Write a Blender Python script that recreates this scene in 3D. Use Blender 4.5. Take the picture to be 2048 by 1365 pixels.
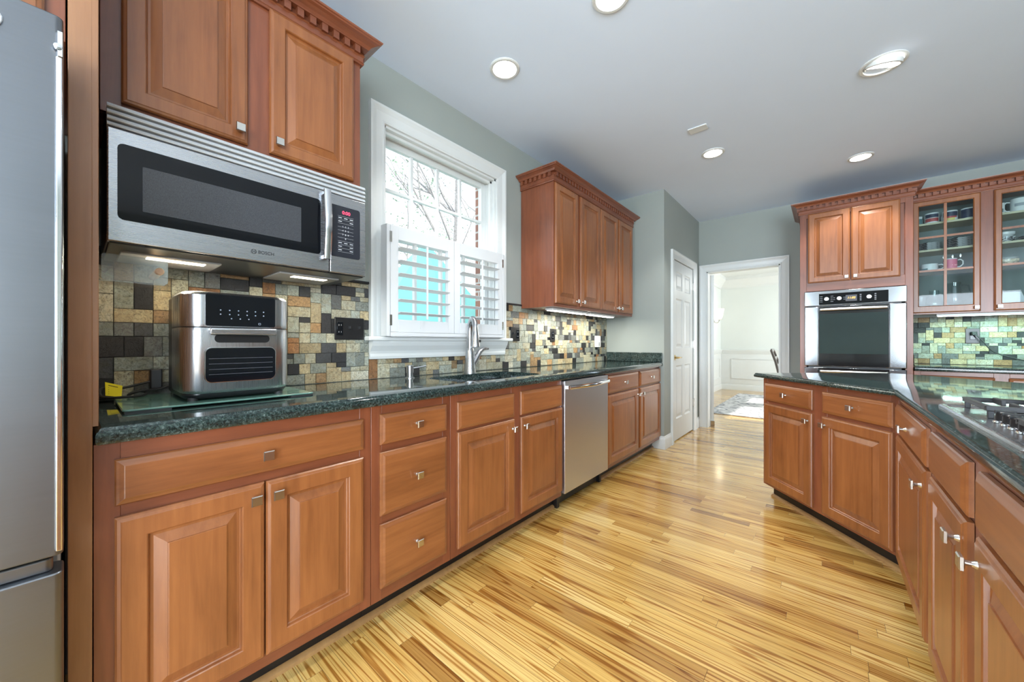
import bpy, bmesh, math, random
from mathutils import Vector, Matrix
R = math.radians
for o in list(bpy.data.objects): bpy.data.objects.remove(o)
sc = bpy.context.scene
C = sc.collection
# ------------------------------------------------------------------ camera, world, big lights, exposure
cam = bpy.data.objects.new('camera', bpy.data.cameras.new('camera')); C.objects.link(cam)
cam.location = (1.9568, 0, 1.1208); cam.rotation_euler = (R(90), 0, 0.7033)
cam.data.sensor_width = 36; cam.data.lens = 36*740.24/2048; cam.data.shift_y = (686.46-682.5)/2048
cam.data.clip_start = .02; cam.data.clip_end = 200
sc.camera = cam
vs = sc.view_settings
sc.display_settings.display_device = 'sRGB'
vs.view_transform = 'Standard'; vs.look = 'None'; vs.gamma = 1; vs.use_curve_mapping = False
vs.exposure = 0.25
w = bpy.data.worlds.new('sky'); sc.world = w; w.use_nodes = True
bg = w.node_tree.nodes['Background']; bg.inputs[0].default_value = (.86, .94, 1, 1); bg.inputs[1].default_value = 1.9
def light(name, kind, loc, power, col=(1, 1, 1), rot=(0, 0, 0), size=None, size_y=None, spot=None, blend=.5, angle=None):
    l = bpy.data.lights.new(name, kind); l.energy = power; l.color = col
    if kind == 'AREA':
        l.size = size
        if size_y: l.shape = 'RECTANGLE'; l.size_y = size_y
    if kind == 'SPOT': l.spot_size = R(spot); l.spot_blend = blend; l.shadow_soft_size = size or .05
    if kind == 'POINT': l.shadow_soft_size = size or .03
    if kind == 'SUN': l.angle = R(angle or 1)
    o = bpy.data.objects.new(name, l); C.objects.link(o); o.location = loc; o.rotation_euler = rot
    return o
light('sun', 'SUN', (8, 8, 8), 9, (1, .95, .86), (R(58), 0, R(100)), angle=.8)
FILL_COL = (.77, .89, 1)  # cool tint of the added fill lights
light('back_left_fill', 'AREA', (.75, -3.42, 1.25), 175, FILL_COL, (R(-90), 0, R(180)), 1.15, 2.1)  # fill light added in a supposed window behind the camera
light('back_right_fill', 'AREA', (4.45, -3.42, 1.35), 220, FILL_COL, (R(-90), 0, R(180)), 1.6, 1.9)  # second added fill, right part of the unseen back wall
light('right_wall_fill', 'AREA', (5.42, -2.1, 1.45), 165, FILL_COL, (R(90), 0, R(90)), 2.2, 1.6)  # fill added on the unseen right wall, placed clear of the fridge reflection
light('dining_daylight', 'AREA', (4.42, 8.2, 1.4), 120, (.93, .98, 1), (R(90), 0, R(90)), 2.6, 1.9)

# ------------------------------------------------------------------ mesh builder
OFF = {}
class MB:
    def __init__(s): s.v = []; s.f = []; s.m = []; s.c = []; s.mi = 0; s.col = (1, 1, 1); s.tinted = False
    def add(s, vs, fs, mi=None):
        b = len(s.v); s.v += [tuple(p) for p in vs]
        for f in fs: s.f.append([b+i for i in f]); s.m.append(s.mi if mi is None else mi); s.c.append(s.col)
        return s
    def box(s, x0, x1, y0, y1, z0, z1, mi=None):
        return s.add([(x0,y0,z0),(x1,y0,z0),(x1,y1,z0),(x0,y1,z0),(x0,y0,z1),(x1,y0,z1),(x1,y1,z1),(x0,y1,z1)],
              [(0,3,2,1),(4,5,6,7),(0,1,5,4),(1,2,6,5),(2,3,7,6),(3,0,4,7)], mi)
    def loft(s, rings, closed=True, cap0=True, cap1=True, mi=None):
        n = len(rings[0]); vs = [p for r in rings for p in r]; fs = []
        for k in range(len(rings)-1):
            for i in range(n if closed else n-1):
                j = (i+1) % n; fs.append((k*n+i, k*n+j, (k+1)*n+j, (k+1)*n+i))
        if cap0: fs.append(tuple(range(n))[::-1])
        if cap1: fs.append(tuple((len(rings)-1)*n+i for i in range(n)))
        return s.add(vs, fs, mi)
    def tube(s, path, r, n=10, cap=True, mi=None):
        P = [Vector(p) for p in path]; rr = r if isinstance(r, (list, tuple)) else [r]*len(P)
        rings = []; up = None
        for i, p in enumerate(P):
            d = (P[min(i+1, len(P)-1)]-P[max(i-1, 0)]).normalized()
            if up is None: up = Vector((0,0,1)) if abs(d.z) < .9 else Vector((1,0,0))
            a = d.cross(up).normalized(); b = a.cross(d).normalized(); up = b
            rings.append([p+(a*math.cos(t)+b*math.sin(t))*rr[i] for t in [2*math.pi*k/n for k in range(n)]])
        return s.loft(rings, True, cap, cap, mi)
    def lathe(s, prof, c=(0,0,0), n=20, axis='z', cap0=True, cap1=True, mi=None):
        rings = []
        for r, h in prof:
            ring = []
            for k in range(n):
                t = 2*math.pi*k/n; a, b = r*math.cos(t), r*math.sin(t)
                q = {'z': (a,b,h), 'y': (a,h,b), 'x': (h,a,b), '-y': (a,-h,b)}[axis]
                ring.append((c[0]+q[0], c[1]+q[1], c[2]+q[2]))
            rings.append(ring)
        return s.loft(rings, True, cap0, cap1, mi)
    def poly(s, pts, z0, z1, mi=None):
        return s.loft([[(x,y,z0) for x,y in pts], [(x,y,z1) for x,y in pts]], mi=mi)
    def rings(s, x0, x1, z0, z1, prof, mi=None, cap=True):      # concentric rectangles (inset, y): framed and bevelled fronts facing -y
        return s.loft([[(x0+i,y,z0+i),(x1-i,y,z0+i),(x1-i,y,z1-i),(x0+i,y,z1-i)] for i, y in prof], True, False, cap, mi)
    def obox(s, c, d, ln, o0, o1, z0, z1):                       # box along plan direction d, spread across its left normal
        d = Vector(d).normalized(); nn = Vector((-d.y, d.x)); c = Vector(c); h = d*ln/2
        q = [c-h+nn*o0, c+h+nn*o0, c+h+nn*o1, c-h+nn*o1]
        return s.loft([[(p.x,p.y,z0) for p in q], [(p.x,p.y,z1) for p in q]])
    def sweep(s, path, prof, closed=False, mi=None):             # prof (out, z) swept along a plan polyline, out = right-hand side
        rings = [[(p[0],p[1],z) for p in offset(path, o, closed)] for o, z in prof]
        n = len(path); vs = [p for r in rings for p in r]; fs = []
        for k in range(len(prof)-1):
            for i in range(n if closed else n-1):
                j = (i+1) % n; fs.append((k*n+i, k*n+j, (k+1)*n+j, (k+1)*n+i))
        if not closed:
            fs.append([k*n for k in range(len(prof))]); fs.append([k*n+n-1 for k in range(len(prof))][::-1])
        return s.add(vs, fs, mi)
def offset(path, o, closed=False):
    P = [Vector(p) for p in path]; n = len(P); out = []
    for i in range(n):
        a = P[i-1] if (i > 0 or closed) else None; b = P[(i+1) % n] if (i < n-1 or closed) else None
        d1 = (P[i]-a).normalized() if a is not None else None; d2 = (b-P[i]).normalized() if b is not None else None
        n1 = Vector((d1.y,-d1.x)) if d1 else None; n2 = Vector((d2.y,-d2.x)) if d2 else None
        if n1 is None: m = n2
        elif n2 is None: m = n1
        else:
            m = (n1+n2); m = m/ max(1e-6, m.dot(n1))
        out.append(tuple(P[i]+m*o))
    return out
def rrect(x0, x1, y0, y1, r, n=5):
    pts = []
    for cx, cy, a0 in ((x1-r,y0+r,-90),(x1-r,y1-r,0),(x0+r,y1-r,90),(x0+r,y0+r,180)):
        for k in range(n+1):
            t = R(a0+90*k/n); pts.append((cx+r*math.cos(t), cy+r*math.sin(t)))
    return pts
def link(o, parent=None):
    C.objects.link(o)
    if parent: o.parent = parent; OFF[o.name] = OFF.get(parent.name, Vector())
    return o
def obj(name, mb, mats, parent=None, bevel=0, smooth=True, seg=2):
    me = bpy.data.meshes.new(name)
    if parent: off = OFF.get(parent.name, Vector())
    else:
        xs = [p[0] for p in mb.v]; ys = [p[1] for p in mb.v]; zs = [p[2] for p in mb.v]
        off = Vector(((min(xs)+max(xs))/2, (min(ys)+max(ys))/2, min(zs)))
    me.from_pydata([(p[0]-off.x, p[1]-off.y, p[2]-off.z) for p in mb.v], [], mb.f)
    for m in (mats if isinstance(mats, (list, tuple)) else [mats]): me.materials.append(m)
    me.polygons.foreach_set('material_index', mb.m)
    if mb.tinted:
        at = me.attributes.new('tint', 'FLOAT_COLOR', 'FACE')
        at.data.foreach_set('color', [x for c in mb.c for x in (c[0], c[1], c[2], 1)])
        me.update()
    else:
        bm = bmesh.new(); bm.from_mesh(me); bmesh.ops.remove_doubles(bm, verts=bm.verts, dist=1e-6)
        bmesh.ops.recalc_face_normals(bm, faces=bm.faces); bm.to_mesh(me); bm.free()
    if smooth:
        me.polygons.foreach_set('use_smooth', [True]*len(me.polygons)); me.set_sharp_from_angle(angle=R(32))
    o = bpy.data.objects.new(name, me)
    if not parent: o.location = off
    link(o, parent)
    if bevel:
        b = o.modifiers.new('edge', 'BEVEL'); b.width = bevel; b.segments = seg; b.limit_method = 'ANGLE'; b.angle_limit = R(40); b.harden_normals = False
    return o
def tag(o, label, cat, group=None, kind=None):
    o['label'] = label; o['category'] = cat
    if group: o['group'] = group
    if kind: o['kind'] = kind
    return o
def thing(name, label, cat, loc, rz=None, group=None):
    o = bpy.data.objects.new(name, None); C.objects.link(o); o.location = loc; o.empty_display_size = .1
    OFF[o.name] = Vector(loc) if rz is None else Vector()
    if rz is not None: o.rotation_euler = (0, 0, rz)
    return tag(o, label, cat, group)
def struct(name, mb, mats, parent=None, **k):
    o = obj(name, mb, mats, parent, **k)
    if not parent: o['kind'] = 'structure'
    return o
def inst(name, src, parent, loc=(0,0,0), rot=(0,0,0)):
    o = bpy.data.objects.new(name, src.data if hasattr(src, 'data') else src); C.objects.link(o); o.parent = parent
    o.location = loc; o.rotation_euler = rot; OFF[o.name] = Vector()
    return o
def text(name, s, size, loc, rot, m, parent, ext=.0003, align='CENTER', shear=0):
    cu = bpy.data.curves.new(name, 'FONT'); cu.body = s; cu.size = size; cu.extrude = ext; cu.align_x = align; cu.align_y = 'CENTER'; cu.shear = shear
    cu.materials.append(m); tmp = bpy.data.objects.new(name, cu); C.objects.link(tmp); dg = bpy.context.evaluated_depsgraph_get(); me = bpy.data.meshes.new_from_object(tmp.evaluated_get(dg)); bpy.data.objects.remove(tmp)
    if not me.materials: me.materials.append(m)
    o = bpy.data.objects.new(name, me); link(o, parent)
    o.location = Vector(loc)-OFF.get(parent.name, Vector()); o.rotation_euler = rot
    return o

# ------------------------------------------------------------------ materials
def nt(name):
    m = bpy.data.materials.new(name); m.use_nodes = True; t = m.node_tree; return m, t, t.nodes['Principled BSDF']
def node(t, typ, ins=None, **k):
    n = t.nodes.new(typ)
    for a, b in k.items(): setattr(n, a, b)
    for a, b in (ins or {}).items():
        if isinstance(b, bpy.types.NodeSocket): t.links.new(b, n.inputs[a])
        else: n.inputs[a].default_value = b
    return n
def ramp(t, fac, stops):
    n = t.nodes.new('ShaderNodeValToRGB'); t.links.new(fac, n.inputs[0]); e = n.color_ramp.elements
    while len(e) < len(stops): e.new(.5)
    for i, (p, c) in enumerate(stops): e[i].position = p; e[i].color = (*c, 1) if len(c) == 3 else c
    return n.outputs[0]
def mixc(t, f, a, b, mode='MIX'):
    n = node(t, 'ShaderNodeMix', data_type='RGBA', blend_type=mode)
    for i, x in ((0, f), (6, a), (7, b)):
        if isinstance(x, bpy.types.NodeSocket): t.links.new(x, n.inputs[i])
        else: n.inputs[i].default_value = (*x, 1) if isinstance(x, tuple) and len(x) == 3 else x
    return n.outputs[2]
def setp(p, **k):
    for a, b in k.items():
        a = a.replace('_', ' ')
        if isinstance(b, tuple) and len(b) == 3: b = (*b, 1)
        p.inputs[a].default_value = b
def plain(name, col, rough=.5, noise=.04, scale=8, **k):
    m, t, p = nt(name); tc = node(t, 'ShaderNodeTexCoord')
    n = node(t, 'ShaderNodeTexNoise', {'Vector': tc.outputs['Object'], 'Scale': scale, 'Detail': 3})
    c = ramp(t, n.outputs[0], [(.3, tuple(x*(1-noise) for x in col)), (.7, tuple(min(1, x*(1+noise)) for x in col))])
    t.links.new(c, p.inputs['Base Color']); setp(p, Roughness=rough, **k); return m
def wood(name, sc_, dark, light_, coat=.5, rough=.36):
    m, t, p = nt(name); tc = node(t, 'ShaderNodeTexCoord'); oi = node(t, 'ShaderNodeObjectInfo')
    rv = node(t, 'ShaderNodeVectorMath', {0: oi.outputs['Random'], 1: (37, 11, 23)}, operation='MULTIPLY')
    ad = node(t, 'ShaderNodeVectorMath', {0: tc.outputs['Object'], 1: rv.outputs[0]}, operation='ADD')
    mp = node(t, 'ShaderNodeMapping', {'Vector': ad.outputs[0], 'Scale': sc_})
    fine = node(t, 'ShaderNodeTexNoise', {'Vector': mp.outputs[0], 'Scale': 3.2, 'Detail': 8, 'Roughness': .62, 'Distortion': .3})
    mp2 = node(t, 'ShaderNodeMapping', {'Vector': ad.outputs[0], 'Scale': tuple(.28*x**.5+.2 for x in sc_)})
    blot = node(t, 'ShaderNodeTexNoise', {'Vector': mp2.outputs[0], 'Scale': 3.0, 'Detail': 4, 'Roughness': .6, 'Distortion': .6})
    c1 = ramp(t, fine.outputs[0], [(.32, dark), (.68, light_)])
    c2 = ramp(t, blot.outputs[0], [(.3, tuple(x*.72 for x in dark)), (.5, tuple((a+b)/2 for a, b in zip(dark, light_))), (.75, tuple(x*1.12 for x in light_))])
    c = mixc(t, .5, c1, c2)
    t.links.new(c, p.inputs['Base Color']); setp(p, Roughness=rough, Coat_Weight=coat, Coat_Roughness=.26); return m
WD, WL = (.180, .053, .014), (.345, .124, .037)
FD, FL = (.145, .037, .015), (.265, .080, .033)
wood_v = wood('cabinet_wood_upright', (14, 14, .9), WD, WL)
wood_h = wood('cabinet_wood_level', (.9, 14, 14), WD, WL)
frame_v = wood('face_frame_wood_upright', (14, 14, .9), FD, FL)
frame_h = wood('face_frame_wood_level', (.9, 14, 14), FD, FL)
panel_w = wood('end_panel_wood', (14, 14, .9), (.26, .115, .05), (.40, .195, .09))
wood_in = wood('cabinet_interior', (9, 9, .8), (.30, .20, .115), (.42, .30, .18), .1, .45)
def steel(name, sc_, col=(.50, .51, .53), r0=.2, r1=.34):
    m, t, p = nt(name); tc = node(t, 'ShaderNodeTexCoord')
    mp = node(t, 'ShaderNodeMapping', {'Vector': tc.outputs['Object'], 'Scale': sc_})
    n = node(t, 'ShaderNodeTexNoise', {'Vector': mp.outputs[0], 'Scale': 4, 'Detail': 4})
    rr = node(t, 'ShaderNodeMapRange', {0: n.outputs[0], 3: r0, 4: r1}); t.links.new(rr.outputs[0], p.inputs['Roughness'])
    c = ramp(t, n.outputs[0], [(.3, tuple(x*.97 for x in col)), (.7, col)]); t.links.new(c, p.inputs['Base Color'])
    setp(p, Metallic=1.0); return m
steel_h = steel('brushed_steel', (1, 1, 160), r0=.24, r1=.31); steel_y = steel('brushed_steel_upright', (140, 140, .6), r0=.25, r1=.31); dish_steel = steel('dishwasher_steel', (140, 140, .6), (.68, .69, .73), .34, .40); oven_steel = steel('polished_oven_steel', (1, 1, 1), (.38, .39, .41), .12, .16)
fridge_m = steel('satin_steel', (3, 3, 60), (.205, .217, .235), .32, .4)
chrome = plain('polished_chrome', (.74, .75, .77), .1, .02, Metallic=1.0)
nickel = plain('satin_nickel', (.66, .64, .60), .24, .03, Metallic=1.0)
brass = plain('aged_brass', (.62, .45, .20), .25, .05, Metallic=1.0)
black = plain('black_plastic', (.012, .012, .013), .3, .1)
blackg = plain('black_glass', (.005, .006, .008), .05, .05, Specular_IOR_Level=.28)
dark_metal = plain('cast_iron', (.03, .03, .032), .45, .2, 60)
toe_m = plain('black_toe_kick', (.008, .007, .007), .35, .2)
white_p = plain('white_painted_trim', (.66, .68, .665), .32, .012)
white_s = plain('white_shutter_paint', (.64, .655, .66), .35, .012)
wall_m = plain('sage_grey_paint', (.315, .345, .318), .55, .015, 3)
ceil_m = plain('ceiling_paint', (.71, .82, .98), .7, .012, 2)
dwall = plain('dining_wall_paint', (.65, .685, .66), .6, .012, 3)
ceramic = plain('white_ceramic', (.75, .76, .76), .15, .02)
rubber = plain('dark_rubber', (.02, .02, .02), .6, .1)
grey_m = plain('vent_grey', (.30, .31, .31), .5, .05)
yellow = plain('yellow_tag', (.80, .68, .03), .5, .05)
whitepaint = plain('white_print', (.75, .78, .82), .5, .02)
cork = plain('pale_wood_peg', (.55, .36, .22), .5, .1, 40)
def emit(name, col, s):
    m, t, p = nt(name); setp(p, Base_Color=(.02, .02, .02), Emission_Color=col, Emission_Strength=s); return m
lamp_m = emit('lamp_glow', (1, .97, .92), 9); led_m = emit('led_strip_glow', (.82, 1, .97), 9); warm_m = emit('hood_lamp_glow', (1, .9, .68), 5)
red_led = emit('red_digits', (1, .05, .12), 3); amber_led = emit('amber_digits', (1, .55, .08), 2.5)
def glass(name, tint=(1, 1, 1), refl=1.0, rough=.02, haze=0):
    m = bpy.data.materials.new(name); m.use_nodes = True; t = m.node_tree; t.nodes.clear()
    tr = node(t, 'ShaderNodeBsdfTransparent', {'Color': (*tint, 1)}); gl = node(t, 'ShaderNodeBsdfGlossy', {'Roughness': rough})
    fr = node(t, 'ShaderNodeFresnel', {'IOR': 1.45}); ge = node(t, 'ShaderNodeNewGeometry'); ff = node(t, 'ShaderNodeMath', {0: 1., 1: ge.outputs['Backfacing']}, operation='SUBTRACT'); m0 = node(t, 'ShaderNodeMath', {0: fr.outputs[0], 1: refl}, operation='MULTIPLY')
    mu = node(t, 'ShaderNodeMath', {0: m0.outputs[0], 1: ff.outputs[0]}, operation='MULTIPLY')
    mx = node(t, 'ShaderNodeMixShader', {0: mu.outputs[0], 1: tr.outputs[0], 2: gl.outputs[0]})
    df = node(t, 'ShaderNodeBsdfDiffuse', {'Color': (.7, .76, .8, 1)}); mz = node(t, 'ShaderNodeMixShader', {0: haze, 1: mx.outputs[0], 2: df.outputs[0]})
    o = node(t, 'ShaderNodeOutputMaterial', {'Surface': (mz if haze else mx).outputs[0]}); return m
pane_m = glass('window_glass', (.97, .99, 1), .8)
cab_glass = glass('cabinet_glass', (.86, .92, .92), .7)
clear_m = glass('clear_acrylic', (.80, .87, .90), 2.0, .05, .22)
jar_m = glass('jar_glass', (.86, .91, .91), 3.0, .04)
smoke_m = glass('smoked_glass', (.16, .16, .18), 2.2)
def frosted(name, f):
    m = bpy.data.materials.new(name); m.use_nodes = True; t = m.node_tree; t.nodes.clear()
    a = node(t, 'ShaderNodeBsdfTransparent'); c = node(t, 'ShaderNodeBsdfTranslucent', {'Color': (.9, .88, .82, 1)})
    mx = node(t, 'ShaderNodeMixShader', {0: f, 1: a.outputs[0], 2: c.outputs[0]}); node(t, 'ShaderNodeOutputMaterial', {'Surface': mx.outputs[0]}); return m
frost_m = frosted('frosted_shade', .55)
def granite_mat():
    m, t, p = nt('green_granite'); tc = node(t, 'ShaderNodeTexCoord'); v = tc.outputs['Object']
    a = node(t, 'ShaderNodeTexNoise', {'Vector': v, 'Scale': 120, 'Detail': 6, 'Roughness': .8, 'Distortion': .5})
    b = node(t, 'ShaderNodeTexVoronoi', {'Vector': v, 'Scale': 130})
    c = node(t, 'ShaderNodeTexNoise', {'Vector': v, 'Scale': 9, 'Detail': 3})
    c1 = ramp(t, a.outputs[0], [(.36, (.005, .008, .008)), (.47, (.018, .030, .027)), (.56, (.048, .072, .066)), (.68, (.17, .205, .20))])
    c2 = ramp(t, b.outputs[0], [(.1, (.55, .7, .65)), (.5, (1, 1, 1))])
    c3 = ramp(t, c.outputs[0], [(.35, (.55, .6, .62)), (.65, (1.15, 1.15, 1.15))])
    t.links.new(mixc(t, 1., mixc(t, 1., c1, c2, 'MULTIPLY'), c3, 'MULTIPLY'), p.inputs['Base Color'])
    setp(p, Roughness=.07, Coat_Weight=.25, Coat_Roughness=.03); return m
granite = granite_mat()
def tile_mat():
    m, t, p = nt('slate_mosaic'); at = node(t, 'ShaderNodeAttribute', attribute_name='tint'); tc = node(t, 'ShaderNodeTexCoord')
    n = node(t, 'ShaderNodeTexNoise', {'Vector': tc.outputs['Object'], 'Scale': 60, 'Detail': 7, 'Roughness': .7, 'Distortion': 2.0})
    n2 = node(t, 'ShaderNodeTexNoise', {'Vector': tc.outputs['Object'], 'Scale': 22, 'Detail': 5, 'Distortion': 1.5})
    c = ramp(t, n.outputs[0], [(.32, (.26, .24, .22)), (.47, (.88, .88, .87)), (.68, (1.38, 1.35, 1.30))])
    c2 = ramp(t, n2.outputs[0], [(.35, (.85, .78, .68)), (.6, (1.05, 1.05, 1.05))])
    t.links.new(mixc(t, 1., mixc(t, 1., at.outputs[0], c, 'MULTIPLY'), c2, 'MULTIPLY'), p.inputs['Base Color'])
    bp = node(t, 'ShaderNodeBump', {'Height': n.outputs[0], 'Strength': .75, 'Distance': .005}); t.links.new(bp.outputs[0], p.inputs['Normal'])
    setp(p, Roughness=.42); return m
tile_m = tile_mat()
def floor_mat():
    m, t, p = nt('oak_strip_floor'); at = node(t, 'ShaderNodeAttribute', attribute_name='tint'); tc = node(t, 'ShaderNodeTexCoord')
    sp = node(t, 'ShaderNodeSeparateColor', {0: at.outputs[0]})
    of = node(t, 'ShaderNodeCombineXYZ', {0: sp.outputs[1], 1: sp.outputs[2], 2: sp.outputs[1]})
    o2 = node(t, 'ShaderNodeVectorMath', {0: of.outputs[0], 1: (40, 40, 40)}, operation='MULTIPLY')
    ad = node(t, 'ShaderNodeVectorMath', {0: tc.outputs['Object'], 1: o2.outputs[0]}, operation='ADD')
    mp = node(t, 'ShaderNodeMapping', {'Vector': ad.outputs[0], 'Scale': (.55, 17, 1)})
    big = node(t, 'ShaderNodeTexNoise', {'Vector': mp.outputs[0], 'Scale': 1.0, 'Detail': 1.5, 'Roughness': .4})
    mu = node(t, 'ShaderNodeMath', {0: big.outputs[0], 1: 62.}, operation='MULTIPLY')
    sn = node(t, 'ShaderNodeMath', {0: mu.outputs[0]}, operation='SINE')
    mp2 = node(t, 'ShaderNodeMapping', {'Vector': ad.outputs[0], 'Scale': (3.5, 260, 1)})
    fine = node(t, 'ShaderNodeTexNoise', {'Vector': mp2.outputs[0], 'Scale': 1.0, 'Detail': 4, 'Roughness': .6})
    g1 = ramp(t, sn.outputs[0], [(.0, (1, 1, 1)), (.55, (.97, .95, .93)), (.84, (.70, .54, .38)), (1, (.50, .34, .20))])
    g2 = ramp(t, fine.outputs[0], [(.3, (.72, .64, .54)), (.6, (1.05, 1.04, 1.02))])
    base = ramp(t, sp.outputs[0], [(.0, (.30, .145, .035)), (.3, (.50, .29, .075)), (.7, (.66, .43, .13)), (1, (.76, .55, .21))])
    t.links.new(mixc(t, 1., mixc(t, 1., base, g1, 'MULTIPLY'), g2, 'MULTIPLY'), p.inputs['Base Color'])
    setp(p, Roughness=.22, Coat_Weight=.55, Coat_Roughness=.10); return m
floor_m = floor_mat()
gap_m = plain('floor_joint', (.05, .025, .01), .6)
grout_m = plain('tile_grout', (.05, .048, .042), .8, .1, 50)
shoe_m = wood('oak_shoe_moulding', (.8, 12, 12), (.25, .13, .05), (.42, .24, .09), .2)

# ------------------------------------------------------------------ room shell
H = 2.743; XR = 5.5; YB = -3.5; YE = 5.414; DY = 10.2
rng = random.Random(7)
fl = MB(); fl.tinted = True; fl.col = (0, 0, 0)
fl.box(-.02, XR, YB, DY, -.06, -.0025, mi=1)
pw = .057; y = YB
while y < DY:
    x = -rng.random()*1.0
    while x < XR:
        L = rng.uniform(.3, 1.3); a, b = max(x, 0), min(x+L, XR)
        if b > a+.01:
            fl.col = (min(1, max(0, rng.gauss(.58, .24))), rng.random(), rng.random())
            g = .0005; fl.add([(a+g, y+g, 0), (b-g, y+g, 0), (b-g, y+pw-g, 0), (a+g, y+pw-g, 0)], [(0,1,2,3)], 0)
        x += L
    y += pw
struct('floor', fl, [floor_m, gap_m], smooth=False)
struct('ceiling', MB().box(-.2, XR+.2, YB-.2, YE+.06, H, H+.1), ceil_m)
WY0, WY1, WZ0, WZ1 = 1.155, 2.11, 1.15, 2.39        # kitchen window opening
b = MB(); T = -.16
b.box(T, 0, YB, WY0, 0, H).box(T, 0, WY1, 4.06, 0, H).box(T, 0, WY0, WY1, 0, WZ0).box(T, 0, WY0, WY1, WZ1, H)
struct('wall_left', b, wall_m)
PX, PY0, PD0, PD1, DH = .657, 4.01, 4.32, 5.125, 2.06
b = MB(); b.box(0, PX, PY0, PY0+.1, 0, H); b.box(PX-.1, PX, PY0+.1, PD0, 0, H).box(PX-.1, PX, PD1, YE, 0, H).box(PX-.1, PX, PD0, PD1, DH, H)
struct('wall_pantry', b, wall_m)
EX0, EX1 = .755, 1.54
b = MB(); t = YE+.12
b.box(0, EX0, YE, t, 0, H).box(EX1, XR, YE, t, 0, H).box(EX0, EX1, YE, t, DH, H)
struct('wall_end', b, [wall_m])
b = MB(); b.box(XR, XR+.12, YB, -3.2, 0, H).box(XR, XR+.12, -1.0, YE, 0, H).box(XR, XR+.12, -3.2, -1.0, 0, .65).box(XR, XR+.12, -3.2, -1.0, 2.25, H)
struct('wall_right', b, wall_m)
b = MB(); b.box(T, .175, YB-.12, YB, 0, H).box(1.325, 3.65, YB-.12, YB, 0, H).box(5.25, XR, YB-.12, YB, 0, H).box(.175, 1.325, YB-.12, YB, 2.3, H).box(.175, 1.325, YB-.12, YB, 0, .2).box(3.65, 5.25, YB-.12, YB, 2.3, H).box(3.65, 5.25, YB-.12, YB, 0, .4)
struct('wall_back', b, wall_m)
# dining room
b = MB(); b.box(-.1, 0, t, DY+.1, 0, H); struct('wall_dining_left', b, dwall)
b = MB(); b.box(0, 4.6, DY, DY+.1, 0, H); struct('wall_dining_back', b, dwall)
b = MB(); b.box(4.5, 4.6, t, 6.9, 0, H).box(4.5, 4.6, 9.5, DY, 0, H).box(4.5, 4.6, 6.9, 9.5, 0, .35).box(4.5, 4.6, 6.9, 9.5, 2.4, H)
struct('wall_dining_right', b, dwall)
struct('ceiling_dining', MB().box(-.1, 4.6, t-.06, DY+.1, H-.05, H+.05), white_p)
b = MB(); pth = [(0, t), (0, DY), (4.5, DY)]
b.sweep(pth, [(0, .0), (.016, .0), (.016, .12), (.010, .135), (0, .14)]); struct('baseboard_dining', b, white_p)
b = MB(); b.sweep(pth, [(0, .14), (.008, .14), (.008, .86), (.014, .865), (.022, .90), (.034, .92), (.036, .955), (0, .96)])
def panel_frame(b, horiz, c, u0, u1, z0, z1, wd=.022, th=.014):
    for (a0, a1, q0, q1) in ((u0, u1, z0, z0+wd), (u0, u1, z1-wd, z1), (u0, u0+wd, z0+wd, z1-wd), (u1-wd, u1, z0+wd, z1-wd)):
        if horiz: b.box(a0, a1, c-th, c, q0, q1)
        else: b.box(c, c+th, a0, a1, q0, q1)
for k in range(3): panel_frame(b, True, DY-.006, .22+k*1.25, .22+k*1.25+1.05, .27, .76)
panel_frame(b, False, .006, 8.8, 10.0, .27, .76); panel_frame(b, False, .006, 7.4, 8.6, .27, .76)
struct('trim_1', b, white_p)['label'] = 'white wainscot with raised panel moulding and chair rail'
b = MB(); b.sweep(pth, [(0, 2.43), (.012, 2.43), (.016, 2.47), (.03, 2.49), (.09, 2.58), (.13, 2.62), (.135, 2.693), (0, 2.693)])
struct('trim_2', b, white_p)
# casings
def casing(name, horiz, c, u0, u1, ztop, wd=.088, sgn=-1, z0=0):
    """door casing around opening u0..u1 on the plane at c; horiz: along x facing -y, else along y facing +x"""
    b = MB(); prof = [(0, 0), (0, .011), (.012, .013), (.016, .010), (.05, .014), (.066, .019), (.075, .024), (wd, .024), (wd, 0)]
    rings = []
    for o, h in prof:
        pts = [(u0-o, z0), (u0-o, ztop+o), (u1+o, ztop+o), (u1+o, z0)]
        rings.append([(u, c-h, z) if horiz else (c+h, u, z) for u, z in pts])
    n = len(rings); vs_ = [p for r in rings for p in r]; fs = [(k*4+i, k*4+i+1, (k+1)*4+i+1, (k+1)*4+i) for k in range(n-1) for i in range(3)]
    b.add(vs_, fs); b.add([r[0] for r in rings], [list(range(n))]); b.add([r[3] for r in rings], [list(range(n))])
    return struct(name, b, white_p, smooth=False)
casing('trim_3', False, PX+.001, PD0-.005, PD1+.005, DH+.005); casing('trim_4', True, YE-.001, EX0-.003, EX1+.003, DH+.003)
b = MB(); b.box(EX0-.002, EX0+.012, YE-.004, t+.012, 0, DH).box(EX1-.012, EX1+.002, YE-.004, t+.012, 0, DH).box(EX0-.002, EX1+.002, YE-.004, t+.012, DH-.012, DH+.002)
struct('trim_5', b, white_p)
BB = [(0, 0), (.016, 0), (.016, .10), (.012, .112), (.008, .118), (.006, .132), (0, .135)]
b = MB(); b.sweep([(PX, PD0-.095), (PX, PY0), (.5, PY0)][::-1], BB); struct('baseboard_pantry', b, white_p)
b = MB(); b.sweep([(PX, PD1+.096), (PX, YE), (EX0-.094, YE)], [(a, z) for a, z in BB]); struct('baseboard_end', b, white_p)
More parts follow.
